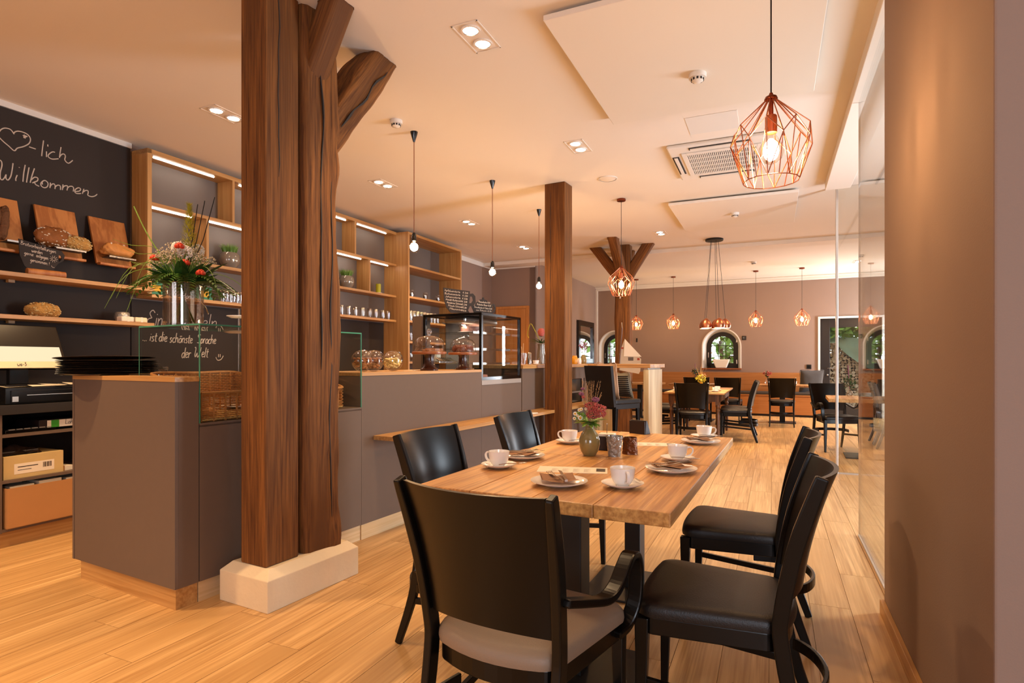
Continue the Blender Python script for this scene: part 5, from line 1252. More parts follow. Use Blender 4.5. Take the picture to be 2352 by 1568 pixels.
# ============================================================ PENDANTS
def bare(px, pyc, pyb, lb):
    x, y = atz(px, pyc, ZC); zb_ = zat(pyb, y); t = thing('bare_bulb_pendant', lb, 'pendant lamp', WORLD, (x, y, zb_), 0, 'bare bulb pendants over the counter')
    obj('ceiling_cone', MB().lathe([(0, ZC-zb_), (.032, ZC-zb_), (.028, ZC-zb_-.02), (.008, ZC-zb_-.085), (0, ZC-zb_-.085)], n=20), 'black_plastic', t, smooth=40)
    obj('cord', MB().cyl(0, 0, .10, ZC-zb_-.08, .0035, 6), 'walnut_plate', t)
    obj('socket', MB().lathe([(0, .12), (.010, .12), (.02, .10), (.022, .05), (.016, .045), (0, .045)], n=16), 'black_plastic', t, smooth=40)
    obj('bulb_glass', MB().lathe([(.014, .05), (.03, .028), (.045, 0), (.04, -.026), (.022, -.045), (0, -.05)], n=24, close=False), 'bulb_glass', t, smooth=60)
    obj('filament', MB().ico((0, 0, 0), .034, 2), 'bulb_bare', t, smooth=60)
bare(951, 303, 567, 'nearest bare bulb pendant, in front of the tall oak cabinet'); bare(1131, 415, 625, 'middle bare bulb pendant above the chalk teapot sign'); bare(1238, 481, 657, 'farthest bare bulb pendant beside the squared timber post')
def cage_mesh():
    w = MB(); n = 8; HZ = .345
    def P(r, a, z_): return (r*cos(a), r*sin(a), z_)
    U = [P(.142, 2*pi*k/n, .215) for k in range(n)]; Lw = [P(.158, 2*pi*(k+.5)/n, .145) for k in range(n)]
    Bn = [P(.105, 2*pi*k/(2*n)+.0, 0) for k in range(2*n)]
    r = .0021
    for k in range(n):
        a = 2*pi*k/n; a2 = 2*pi*(k+.5)/n
        w.tube([P(.016, a, HZ-.012), U[k]], r, 5); w.tube([P(.016, a2, HZ-.012), Lw[k]], r, 5)
        w.tube([U[k], Lw[k]], r, 5); w.tube([Lw[k], U[(k+1) % n]], r, 5)
        w.tube([Lw[k], Bn[(2*k) % (2*n)]], r, 5); w.tube([Lw[k], Bn[(2*k+1) % (2*n)]], r, 5); w.tube([Lw[k], Bn[(2*k+2) % (2*n)]], r, 5); w.tube([U[k], Bn[(2*k) % (2*n)]], r, 5)
    w.tube(Bn, r, 5, closed=True); return mesh('wire_cage', w, 'copper', 60)
cgm = cage_mesh()
hubm = mesh('top_hub', MB().lathe([(0, .36), (.006, .358), (.01, .348), (.022, .342), (.026, .332), (.018, .328), (.009, .326), (.009, .262), (0, .262)], n=20), 'copper_dark', 40)
sockm = mesh('socket', MB().lathe([(0, .265), (.021, .265), (.023, .26), (.023, .195), (.0, .195)], n=20), 'copper', 40)
bulm = mesh('bulb_glass', MB().lathe([(.016, .195), (.022, .18), (.046, .135), (.048, .115), (.04, .09), (.02, .074), (0, .07)], n=24, close=False), 'bulb_glass', 60)
film = mesh('filament', MB().ico((0, 0, .125), .030, 2, (1, 1, 1.45)), 'bulb_glow', 60)
canm = mesh('ceiling_canopy', MB().lathe([(0, 0), (.05, 0), (.052, -.004), (.052, -.022), (.048, -.026), (0, -.026)], n=24), 'copper_dark', 40)
def caged(x, y, zbot, lb, rz=0):
    t = thing('copper_cage_pendant', lb, 'pendant lamp', WORLD, (x, y, zbot), rz, 'copper wire cage pendants')
    for nm, me in (('top_hub', hubm), ('wire_cage', cgm), ('socket', sockm), ('bulb_glass', bulm), ('filament', film)): obj(nm, me, None, t)
    obj('ceiling_canopy', canm, None, t, loc=(0, 0, ZC-zbot)); obj('cord', MB().cyl(0, 0, .36, ZC-zbot-.026, .0032, 6), 'black_steel', t); return t
d_ = 2.36; caged((1771-CX)/FPX*d_, d_, zat(416, d_), 'large nearest copper cage pendant hanging over the near table', .25)
x, y = atz(1427, 457, ZC); caged(x, y, zat(678, y), 'copper cage pendant in front of the braced timber post', .1)
for px, pc, lb in ((1461.5, 641, 'copper cage pendant just right of the braced post in the far room'), (1546.6, 635, 'copper cage pendant between the post and the cluster lamp'), (1736, 621.5, 'copper cage pendant right of the arched window'), (1842, 614.5, 'copper cage pendant left of the glazed door'), (2000, 603.5, 'copper cage pendant seen through the glass partition')):
    x, y = atz(px, pc, ZC); caged(x, y, 1.98, lb, random.uniform(0, 1))
x, y = atz(1640.6, 549, ZC); t = thing('cluster_pendant', 'cluster pendant with five copper dome shades hanging over the far table', 'pendant lamp', WORLD, (x, y, ZC))
obj('ceiling_disc', MB().lathe([(0, 0), (.135, 0), (.137, -.004), (.137, -.026), (.133, -.03), (0, -.03)], n=40), 'black_steel', t, smooth=40)
for k in range(5):
    a = -pi/2+k*2*pi/5+.12; r = .165; zt_ = 1.90-ZC+(.0 if k else .0)
    c = Vector((r*cos(a), r*sin(a), zt_)); o = obj('cord', MB().tube([(.06*cos(a), .06*sin(a), -.03), (c.x, c.y, c.z+.02)], .0032, 6), 'black_steel', t)
    s_ = obj('shade', MB().lathe([(.008, .02), (.012, .012), (.03, .006), (.06, -.025), (.082, -.07), (.086, -.10), (.078, -.135), (.075, -.135), (.083, -.10), (.079, -.07), (.057, -.028), (.0, -.0)], c=tuple(c), n=28, close=False), 'copper', t, smooth=60)
    obj('lamp_disc', MB().lathe([(0, -.118), (.07, -.118), (.07, -.11), (0, -.11)], c=tuple(c), n=24), 'shade_glow', s_)
# ============================================================ MIRROR
mu0, mu1 = G.onv(1326, 4.25), G.onv(1361, 4.25); z0, z1 = 1.17, 2.22
t = thing('framed_mirror', 'large mirror with wide black frame on the far left wall', 'mirror', G, (mu0, 4.262, z0)); w_ = mu1-mu0
ob = upright(plate_holes([(0, 0), (w_, 0), (w_, z1-z0), (0, z1-z0)], [[(.13, .13), (w_-.13, .13), (w_-.13, z1-z0-.13), (.13, z1-z0-.13)]], .05)); ob.v = [(x_, y_-.03, z_) for x_, y_, z_ in ob.v]
obj('mirror_frame', ob, 'black_plastic', t, bevel=.012); obj('mirror_glass', MB().box(.12, w_-.12, -.02, -.012, .12, z1-z0-.12), 'mirror', t)
# ============================================================ CHAIRS
def chair(arm=False, lb='', name='dining_chair', leather='black_leather', f=T, p=(0, 0, 0), rot=0, group=None, HB=.925):
    """faces local +x; origin on the floor under the seat centre"""
    t = thing(name, lb, 'chair', f, p, rot, group)
    W0, W1 = (.245, .20) if arm else (.235, .20)
    zt = .49
    def rr_(w0, w1, x0, x1, r, n=6, bow=0):
        out = []
        for (cx_, cy_, a0) in ((x1-r, w0-r, 0), (x0+r, w1-r, pi/2), (x0+r, -(w1-r), pi), (x1-r, -(w0-r), 3*pi/2)):
            for i in range(n+1):
                a = a0+i*pi/2/n; out.append((cx_+r*cos(a), cy_+r*sin(a)))
        if bow: out = [(x_-bow*(1-(y_/w1)**2) if x_ < (x0+x1)/2 else x_+bow*.25*(1-(y_/w0)**2), y_) for x_, y_ in out]
        return out
    # denser rear edge so the bow shows
    def outline(w0, w1, x0, x1, r, bow):
        o1 = rr_(w0, w1, x0, x1, r); res = []
        for i, q in enumerate(o1):
            n_ = o1[(i+1) % len(o1)]; res.append(q)
            L_ = sqrt((q[0]-n_[0])**2+(q[1]-n_[1])**2)
            if L_ > .15:
                for k in range(1, 8): res.append((q[0]+(n_[0]-q[0])*k/8, q[1]+(n_[1]-q[1])*k/8))
        return [(x_-bow*max(0, 1-(y_/w1)**2)*max(0, min(1, ((x0+x1)/2-x_)/((x1-x0)/2)))+.02*max(0, 1-(y_/w0)**2)*max(0, min(1, (x_-(x0+x1)/2)/((x1-x0)/2))), y_) for x_, y_ in res]
    so = outline(W0, W1, -.19, .215, .045, .05)
    # domed seat pad
    mb = MB(); n = len(so); cxs = sum(a for a, b in so)/n; rings = [(1.0, zt-.042), (1.008, zt-.03), (1.0, zt-.014), (.965, zt-.002), (.85, zt+.004), (.5, zt+.010)]
    vs = [((a-cxs)*s+cxs, b*s, z_) for s, z_ in rings for a, b in so]+[(cxs, 0, zt+.012)]
    fs = [(r*n+i, r*n+(i+1) % n, (r+1)*n+(i+1) % n, (r+1)*n+i) for r in range(len(rings)-1) for i in range(n)]+[((len(rings)-1)*n+i, (len(rings)-1)*n+(i+1) % n, len(rings)*n) for i in range(n)]+[tuple(range(n-1, -1, -1))]
    obj('seat', mb.add(vs, fs), leather, t, smooth=70)
    ap = outline(W0-.012, W1-.008, -.18, .20, .03, .05)
    obj('seat_frame', MB().prism(ap, zt-.10, zt-.044), 'black_lacquer', t, bevel=.004)
    for s in (-1, 1):
        obj('leg', MB().bar([(.205, s*(W0-.025), zt-.05), (.205, s*(W0-.025), zt-.18), (.212, s*(W0-.02), 0)], .034, .038, (0, 1, 0), scales=[1.15, 1.0, .68]), 'black_lacquer', t, bevel=.003)
        pts = cr([(-.31, s*(W1+.01), 0), (-.235, s*(W1+.004), .22), (-.197, s*(W1+.004), .42), (-.197, s*(W1+.008), .52), (-.235, s*(W1+.02), .72), (-.30, s*(W1+.036), HB)], 5)
        obj('leg', MB().bar(pts, .028, .044, (0, 1, 0), scales=[.72+.28*min(1, i/8) for i in range(len(pts)-4)]+[.95, .9, .86, .8]), 'black_lacquer', t, bevel=.005)
        obj('stretcher', MB().bar([(.205, s*(W0-.026), .235), (-.235, s*(W1+.002), .20)], .018, .026), 'black_lacquer', t, bevel=.002)
    # bent plywood back between the rear posts, wrapping their outer faces at the top
    def bx_(z_):
        q = (z_-.52)/(HB-.52); return -.197-.045*q-.058*q*q
    def bk(a, b_, off):
        y_ = (b_*2-1); z0_ = .535+.018*(1-y_*y_); z_ = z0_+(HB-.004-z0_)*a-.0*a; q = (z_-.52)/(HB-.52); w = W1-.010+.030*q
        bow = .052*(1-y_*y_)
        return (bx_(z_)-bow+off, y_*w, z_)
    nu, nv = 10, 16
    mb = MB(); mb.grid(lambda a, b_: bk(a, b_, .007), nu, nv); k0 = len(mb.v); mb.grid(lambda a, b_: bk(a, b_, -.007), nu, nv)
    q = nv+1
    for i in range(nu): mb.f += [(i*q, (i+1)*q, k0+(i+1)*q, k0+i*q), (i*q+nv, k0+i*q+nv, k0+(i+1)*q+nv, (i+1)*q+nv)]
    for j in range(nv): mb.f += [(j, j+1, k0+j+1, k0+j), (nu*q+j, k0+nu*q+j, k0+nu*q+j+1, nu*q+j+1)]
    obj('backrest', mb, 'black_lacquer', t, smooth=50)
    hp = cr([(-.06, -(W1+.0), .262), (-.2, -(W1+.012), .262), (-.29, -W1*.7, .262), (-.325, 0, .262), (-.29, W1*.7, .262), (-.2, (W1+.012), .262), (-.06, (W1+.0), .262)], 5)
    obj('rear_hoop', MB().bar(hp, .040, .014, (0, 0, 1)), 'black_lacquer', t, bevel=.003)
    if arm:
        for s in (-1, 1):
            pa = cr([(-.22, s*(W1+.028), .645), (-.12, s*(W1+.045), .615), (-.02, s*(W1+.06), .59), (.045, s*(W1+.068), .605), (.10, s*(W1+.072), .645), (.15, s*(W1+.072), .665), (.205, s*(W1+.07), .645), (.23, s*(W1+.068), .585), (.23, s*(W1+.062), .50), (.20, s*(W1+.045), .435), (.14, s*(W1+.03), .42)], 5)
            obj('armrest', MB().bar(pa, .045, .022, (0, 1, 0)), 'black_lacquer', t, bevel=.005)
    return t
GC = 'black dining chairs at the near table'
ch = chair(False, 'black dining chair with leather seat, nearest on the right side of the near table', p=(.275, -.10, 0), rot=pi/2+.02, group=GC)
for (u, v, r, lb) in ((1.19, -.085, pi/2, 'black dining chair behind it on the right side of the near table'), (.52, .935, -pi/2, 'black dining chair nearer the column on the left side of the near table'), (1.46, .935, -pi/2+.02, 'black dining chair in front of the timber post, left of the near table')):
    dup(ch, T, (u, v, 0), r, lb, GC)
chair(True, 'black armchair with taupe leather seat at the near table head, closest to camera', 'armchair', 'brown_leather', T, (-.185, .395, 0), -.075, GC)
# ============================================================ NEAR TABLES (frame T)
def near_table(u0, u1, lb, pedu):
    t = thing('dining_table', lb, 'table', T, (u0, 0, 0), 0, 'two oak tables pushed together'); Wt = .924; ln = u1-u0
    ys = [0, .245, .46, .70, Wt] if u0 == 0 else [0, .24, .47, .69, Wt]
    for i in range(4): obj('plank', MB().box(.0008, ln-.0008, ys[i]+.0006, ys[i+1]-.0006, .745, .79), 'table_oak', t, bevel=.0035)
    obj('top_batten', MB().box(.10, ln-.1, .3, .62, .733, .745), 'black_steel', t)
    obj('pedestal', MB().box(pedu-u0-.055, pedu-u0+.055, .42, .505, .01, .733), 'black_steel', t, bevel=.004)
    obj('foot_plate', MB().box(pedu-u0-.24, pedu-u0+.24, .22, .70, 0, .012), 'black_steel', t, bevel=.003)
near_table(0, .877, 'oak plank table top, front table of the near pair', .44)
near_table(.879, 1.92, 'oak plank table top, rear table of the near pair, by the timber post', 1.40)
ZTB = .79
def tt(px, py): x, y = atz(px, py, ZTB); return T.uv(x, y)
# ---- tableware
me_cup = mesh('cup_body', MB().lathe([(0, 0), (.022, 0), (.024, .004), (.032, .012), (.041, .03), (.0445, .055), (.0455, .066), (.043, .066), (.041, .05), (.036, .025), (.02, .010), (0, .009)], n=36), 'porcelain', 50)
me_han = mesh('handle', MB().bar(cr([(.041, 0, .054), (.058, 0, .058), (.069, 0, .046), (.064, 0, .028), (.048, 0, .018), (.037, 0, .018)], 6), .009, .006, (0, 1, 0)), 'porcelain', 60)
me_sau = mesh('dish', MB().lathe([(0, .002), (.025, .002), (.03, 0), (.034, .002), (.06, .010), (.076, .018), (.077, .0195), (.074, .0195), (.058, .013), (.034, .007), (0, .006)], n=44), 'porcelain', 50)
me_pla = mesh('dish', MB().lathe([(0, .002), (.05, .002), (.058, 0), (.063, .003), (.085, .010), (.105, .017), (.106, .019), (.103, .019), (.083, .013), (.06, .007), (0, .006)], n=52), 'porcelain', 50)
def spoon_mb(s=1):
    mb = MB(); mb.bar(cr([(0, 0, .004), (.04*s, 0, .006), (.075*s, 0, .003), (.09*s, 0, .002)], 4), .006, .0022, (0, 1, 0))
    def fn(a, b_):
        th = b_*2*pi; r = a; return (.108*s+.021*s*r*cos(th), .0125*s*r*sin(th), .0005+.004*r*r)
    mb.grid(fn, 5, 16); return mb
me_spo = mesh('spoon_body', spoon_mb(), 'steel', 60)
kn = MB(); kn.bar(cr([(0, 0, .006), (.03, 0, .0065), (.08, 0, .006), (.10, 0, .005)], 3), .010, .008, (0, 1, 0)); kn.prism([(.10, -.004), (.15, -.0075), (.19, -.007), (.205, .004), (.10, .004)], .004, .0055)
me_kni = mesh('knife_body', kn, 'steel', 60)
fk = MB(); fk.bar(cr([(0, 0, .006), (.05, 0, .008), (.10, 0, .004), (.125, 0, .004)], 4), .0075, .0028, (0, 1, 0)); fk.prism([(.12, -.004), (.135, -.011), (.15, -.011), (.15, .011), (.135, .011), (.12, .004)], .003, .005)
for i in range(4): fk.bar([(.148, -.0096+i*.0064, .004), (.17, -.0096+i*.0064, .003), (.185, -.0092+i*.0062, .006)], .003, .002)
me_for = mesh('fork_body', fk, 'steel', 60)
def cup_set(px, py, hrot, srot, where, grp='coffee cups on the near table'):
    u, v = tt(px, py)
    s_ = thing('saucer', 'white saucer '+where, 'saucer', T, (u, v, ZTB), 0, 'saucers on the near table'); obj('dish', me_sau, None, s_)
    c = thing('coffee_cup', 'white coffee cup '+where, 'cup', T, (u, v, ZTB+.0065), hrot, grp); b_ = obj('cup_body', me_cup, None, c); obj('handle', me_han, None, c)
    if srot is not None:
        p = thing('teaspoon', 'steel teaspoon on the saucer '+where, 'spoon', T, (u+.062*cos(srot), v+.062*sin(srot), ZTB+.021), srot+pi*.62, 'teaspoons on the saucers', tilt=None); obj('spoon_body', me_spo, None, p)
def plate_set(px, py, nrot, where, cut=(-.02, .0)):
    u, v = tt(px, py)
    s_ = thing('dessert_plate', 'white dessert plate '+where, 'plate', T, (u, v, ZTB), 0, 'dessert plates on the near table'); obj('dish', me_pla, None, s_)
    n_ = thing('paper_napkin', 'folded brown paper napkin on the plate '+where, 'napkin', T, (u, v, ZTB+.019), nrot, 'brown napkins on the plates')
    def fn(a, b_):
        x_, y_ = (a-.5)*.135, (b_-.5)*.135; return (x_, y_*.95, .001+.004*noise.noise((x_*14+px, y_*14, 0))+.012*abs(a-.5)*2*abs(b_-.5)*2)
    obj('napkin_sheet', MB().grid(lambda a, b_: tuple(Vector(fn(a, b_))), 12, 12), 'paper_brown', n_, smooth=60)
    def fn2(a, b_):
        p = fn(.5+a*.5, b_); return (p[0]*.97-.012, p[1]*.96, p[2]+.0025)
    obj('napkin_fold', MB().grid(fn2, 10, 10), 'paper_brown', n_, smooth=60)
    for nm, me_, dy, ct in (('dessert_fork', me_for, .014, 'fork'), ('dessert_knife', me_kni, -.014, 'knife')):
        rot = nrot+(.12 if dy > 0 else -.05)
        k = thing(nm, 'steel %s on the napkin ' % ct+where, ct, T, (u-.095*cos(rot)-dy*sin(rot), v-.095*sin(rot)+dy*cos(rot), ZTB+.029), rot, 'cutlery on the near table'); obj(ct+'_body', me_, None, k)
A1 = -1.0
plate_set(1284, 1113, .55, 'at the head of the near table'); cup_set(1430, 1119, pi*1.18, -1.25, 'at the front edge of the table, beside the head plate')
cup_set(1146, 1074, 1.45, pi*1.15, 'at the left table corner'); plate_set(1200, 1052, -.75, 'behind the left corner cup')
cup_set(1308, 1018, 1.5, pi*1.1, 'at the far left behind the green vase')
plate_set(1541, 1083, 2.35, 'at the nearer right table edge'); cup_set(1556, 1058, -1.2, pi*.9, 'at the nearer right table edge')
plate_set(1609, 1018, 2.3, 'at the far right table corner'); cup_set(1617, 1006, -1.2, pi*.9, 'at the far right table corner')
def sheet(px, py, rot, lb, L_=.30, W_=.12):
    u, v = tt(px, py); t = thing('menu_card', lb, 'menu', T, (u, v, ZTB), rot); obj('card_sheet', MB().box(-L_/2, L_/2, -W_/2, W_/2, 0, .0012), 'paper', t)
    tx = MB()
    for i in range(4):
        for j in range(8): tx.box(-L_*.3+i*.045, -L_*.3+i*.045+.028-(j % 3)*.006, -W_*.35+j*.009, -W_*.35+j*.009+.0018, .0012, .0014)
    obj('menu_lines', tx, 'menu_ink', t, kind='stuff'); obj('dark_logo_box', MB().box(L_*.34, L_*.47, -W_*.2, W_*.32, .0012, .0015), 'black_card', t)
sheet(1315, 1079, -1.28, 'cream menu card on the near table in front of the vase', .29, .13); sheet(1487, 1020, -1.28, 'cream menu card on the near table behind the candle glasses', .31, .125)
def ttw(px, py): return tt(px, py)
# vase with flowers
u, v = tt(1354, 1046); fvz = thing('flower_vase', 'olive glazed bud vase with pink sedum and daisies on the near table', 'vase', T, (u, v, ZTB))
obj('vase_body', MB().lathe([(0, 0), (.026, 0), (.03, .003), (.043, .025), (.051, .055), (.050, .08), (.040, .107), (.026, .126), (.020, .134), (.020, .136), (.0215, .1365), (.0195, .139), (.0185, .155), (.0195, .161), (.0165, .161), (.0155, .14), (0, .13)], n=44), 'olive_glaze', fvz, smooth=50)
rv = Vector((.898*.9, -.44, 0)); rr = random.Random(12)
# right / towards-camera axes in frame T
RX = Vector((.4394*1, -.8983, 0)).normalized(); NX = Vector((-.8983, -.4394, 0)).normalized()
def fpos(dx, dz, dn=0): return RX*dx+NX*dn+Vector((0, 0, dz))
st_ = MB(); 
heads = [((.010, .240), .036, 'pink_petal'), ((.045, .228), .036, 'pink_petal'), ((.014, .20), .034, 'pink_petal'), ((.05, .205), .030, 'pink_petal'), ((.028, .272), .018, 'mauve_petal'), ((-.032, .285), .008, 'pink_petal'), ((-.035, .325), .008, 'mauve_petal'), ((-.04, .30), .012, 'mauve_petal')]
for (dx, dz), r, mt in heads:
    st_.tube([fpos(0, .15), fpos(dx*.5, (.15+dz)/2), fpos(dx, dz)], .0013, 4); b_ = MB()
    for _ in range(int(150*(r/.03)**1.3)+12):
        p = Vector([rr.gauss(0, 1) for _ in range(3)]).normalized()*r*rr.uniform(.75, 1); p.z *= .6; q_ = fpos(dx, dz, .012)+p; b_.ico(q_, .0032, 0)
    obj('blossom_head', b_, mt, fvz, kind='stuff')
for i in range(12):
    dx = -.03+i*.0052+rr.uniform(-.004, .004); top = rr.uniform(.32, .37)-(0 if i < 9 else .03); s_ = 1.0+(.9 if i > 8 else 0)
    st_.tube([fpos(0, .16), fpos(dx*.8, .22), fpos(dx*1.2*s_, top)], .0011, 4)
obj('stems', st_, 'dry_stem', fvz, kind='stuff')
gr = MB()
for i in range(9):
    dx = -.03+i*.008; s_ = 1.6 if i > 6 else 1.2
    for k in range(26):
        t_ = k/26; p = fpos(dx*s_*(.6+.4*t_)+rr.uniform(-.002, .002), .26+t_*.10, rr.uniform(-.004, .004)); d = Vector((rr.uniform(-.4, .4), rr.uniform(-.4, .4), 1)); s2 = Vector((rr.uniform(-1, 1), rr.uniform(-1, 1), 0)).normalized()*.0014
        gr.add([p-s2, p+s2, p+d*.009], [(0, 1, 2)])
obj('dried_grass', gr, 'dry_stem', fvz, kind='stuff')
da = MB(); dc = MB()
for dx, dz, r in ((-.047, .185, .0075), (-.072, .205, .006), (-.075, .182, .005), (-.042, .226, .005), (-.02, .228, .004), (-.052, .222, .005), (.055, .21, .006), (-.06, .195, .004)):
    c = fpos(dx, dz, .02); st_2 = None
    for j in range(12):
        a = j*2*pi/12; p = c+RX*cos(a)*r*1.2+Vector((0, 0, 1))*sin(a)*r*1.2; da.ico(p, r*.5, 0, (1, 1, 1))
    dc.ico(c+NX*.004, r*.75, 1)
obj('daisy_petals', da, 'white_petal', fvz, kind='stuff'); obj('daisy_centre', dc, 'yellow_petal', fvz, kind='stuff')
lf = MB()
for i in range(30):
    a = rr.uniform(0, 2*pi); leaf_blade(lf, (0, 0, .158), (cos(a), sin(a), 0), rr.uniform(.1, .7), rr.uniform(.055, .095), .026, .35)
leafcloud(lf, tuple(fpos(-.045, .195)), (.03, .03, .025), 130, .008, rr)
obj('leaves', lf, 'leaf_light', fvz, kind='stuff')
def tumbler(px, py, mt, lb, r, h, prof='taper'):
    u, v = tt(px, py); t = thing('candle_glass', lb, 'candle holder', T, (u, v, ZTB), 0)
    pr = [(0, 0), (r*.72, 0), (r*.8, h*.3), (r*.97, h*.55), (r, h), (r*.93, h), (r*.88, h*.5), (0, .008)] if prof == 'taper' else [(0, 0), (r, 0), (r*.98, h*.5), (r, h), (r*.92, h), (r*.9, h*.4), (0, .008)]
    b_ = MB().lathe([(0, 0)]+[(pr[1][0]+(pr[4][0]-pr[1][0])*k/14, h*k/14) for k in range(15)]+[(pr[4][0]*.93, h), (pr[1][0]*.9, .01), (0, .008)], n=40)
    b_.v = [(x_*(1+.10*noise.noise((x_*90, y_*90, z_*90))), y_*(1+.10*noise.noise((x_*90, y_*90, z_*90))), z_) for x_, y_, z_ in b_.v]
    obj('glass_cup', b_, mt, t, smooth=60); obj('tea_light', MB().cyl(0, 0, .01, .025, r*.6, 16), 'cream_wax', t)
tumbler(1411, 1047, 'silver_glass', 'silver textured candle glass beside the green vase', .040, .098); tumbler(1447, 1042, 'bronze_glass', 'bronze textured candle glass right of the silver one', .037, .082, 'cyl')
u, v = tt(1394, 1033); t = thing('menu_box', 'dark brown sugar box behind the vase and silver glass', 'box', T, (u, v, ZTB), .1); obj('box_body', MB().box(-.03, .05, -.05, .05, 0, .072), 'black_card', t, bevel=.003); obj('sugar_packets', MB().box(-.02, .04, -.04, .04, .06, .085), 'paper', t, bevel=.003); obj('spoon_handle', MB().tube([(.0, .0, .07), (.005, .0, .13)], .0015).ico((.005, 0, .133), .004, 1), 'steel', t)
u, v = tt(1464, 996); t = thing('card_holder', 'dark red leather wedge card holder at the rear of the near table', 'card holder', T, (u, v, ZTB), -.38); obj('wedge_body', MB().prism([(0, 0), (.055, 0), (.02, .085), (.008, .085)], -.06, .06, 1), 'black_card', t, bevel=.002); obj('front_flap', MB().box(-.004, 0, -.058, .058, 0, .08), 'black_card', t)
# ============================================================ BAR TABLE, STOOL, NEWSPAPER (frame C)
bt = thing('bar_table', 'high oak bar table with thick pale panel leg, beyond the near table', 'table', C, (7.33, 2.0, 0))
obj('table_top', MB().box(0, .74, 0, 1.46, 1.155, 1.205), 'bar_oak', bt, bevel=.004)
obj('metal_spacer', MB().box(.05, .69, .045, .09, 1.135, 1.155).box(.05, .69, .76, .80, 1.135, 1.155), 'steel', bt)
obj('leg', MB().box(.02, .70, .025, .095, 0, 1.135), 'leg_oak', bt, bevel=.003)
obj('leg', MB().box(.06, .70, .74, .81, 0, 1.135), 'leg_oak', bt, bevel=.003)
def stool(lb, f, p, rot, back=True):
    t = thing('bar_stool', lb, 'stool', f, p, rot); zs_ = .80
    obj('seat', MB().prism([(-.2, -.20), (.2, -.215), (.215, -.2), (.215, .2), (.2, .215), (-.2, .20)], zs_-.05, zs_), 'black_leather', t, bevel=.016, seg=3)
    obj('seat_skirt', MB().prism([(-.19, -.19), (.2, -.205), (.2, .205), (-.19, .19)], zs_-.11, zs_-.05), 'black_leather', t, bevel=.004)
    def fn(off): return lambda a, b_: (-.215-.07*a-.02*(1-(2*b_-1)**2)+off, (2*b_-1)*(.2+.012*a), .72+.47*a)
    mb = MB().grid(fn(.02), 8, 10); k0 = len(mb.v); mb.grid(fn(-.02), 8, 10); q = 11
    for i in range(8): mb.f += [(i*q, (i+1)*q, k0+(i+1)*q, k0+i*q), (i*q+10, k0+i*q+10, k0+(i+1)*q+10, (i+1)*q+10)]
    for j in range(10): mb.f += [(j, j+1, k0+j+1, k0+j), (8*q+j, k0+8*q+j, k0+8*q+j+1, 8*q+j+1)]
    obj('backrest', mb, 'black_leather', t, smooth=50)
    for sx in (-1, 1):
        for sy in (-1, 1): obj('leg', MB().bar([(sx*.185, sy*.185, zs_-.1), (sx*.2-(.03 if sx < 0 else 0), sy*.195, 0)], .038, .038, scales=[1, .8]), 'black_lacquer', t, bevel=.003)
    for q_ in ((-.2, -.18, -.19, .19), (.175, .195, -.19, .19), (-.2, .195, -.2, -.18), (-.2, .195, .18, .2)): obj('footrest', MB().box(*q_, .28, .31), 'black_lacquer', t)
    return t
xs, ys_ = (1400-CX)/FPX*6.72, 6.72; uu, vv = C.uv(xs, ys_)
stool('tall black leather bar stool with back to the camera at the bar table', C, (uu+.2, vv, 0), -.42)
def pillow(lb, mt, f, p, rot, tilt, s=.45, th=.13, stripes=False, group=None):
    t = thing('cushion', lb, 'cushion', f, p, rot, group)
    t.rotation_euler = (0, tilt, f.rz+rot)
    mb = MB(); n = 16
    for sg_ in (1, -1):
        def fn(a, b_):
            x_, z_ = 2*a-1, 2*b_-1; e = (max(0, 1-abs(x_)**2.6)*max(0, 1-abs(z_)**2.6))**.6; pin = 1-.10*(1-abs(x_)**2*abs(z_)**2)*0
            px_ = x_*(1-.08*(1-z_*z_)*0-.07*(1-abs(z_))*abs(x_)); pz_ = z_*(1-.07*(1-abs(x_))*abs(z_))
            return (sg_*th/2*e*(1+.15*noise.noise((x_*2, z_*2, sg_))), px_*s/2, pz_*s/2+s/2)
        k0 = len(mb.v); mb.grid(fn, n, n)
    obj('cushion_cover', mb, mt, t, smooth=70)
    sm = MB().tube(cr([(0, -s/2, 0), (0, 0, .035*s), (0, s/2, 0), (0, s/2*.94, s/2), (0, s/2, s), (0, 0, s*.965), (0, -s/2, s), (0, -s/2*.94, s/2), (0, -s/2, 0)], 5), .004, 5); obj('piping', sm, mt, t)
    if stripes:
        sp_ = MB()
        for k in range(11):
            zz = .03+k*.024; sp_.bar([(-.5*th*(max(0, 1-abs(2*zz/s-1)**2.6)*max(0, 1-abs(y_)**2.6))**.6-.002, y_*s/2, zz) for y_ in [-.9+.18*i for i in range(11)]], .012, .003, (0, 0, 1))
        obj('stripe', sp_, 'black_leather', t, kind='stuff')
    return t
def cw(px, d): return C.uv((px-CX)/FPX*d, d)
a = cw(1416, 6.9); pillow('pale pink cushion leaning on the bar stool, projecting beside its back', 'cream_fabric', C, (a[0]+.10, a[1]+.12, .80), -.42-.25, -.12, .42, .12)
a = cw(1440, 7.15); pillow('striped grey cushion on the stool behind the pink one', 'striped_fabric', C, (a[0]-.02, a[1]+.02, .80), -.55, -.22, .31, .09, True)
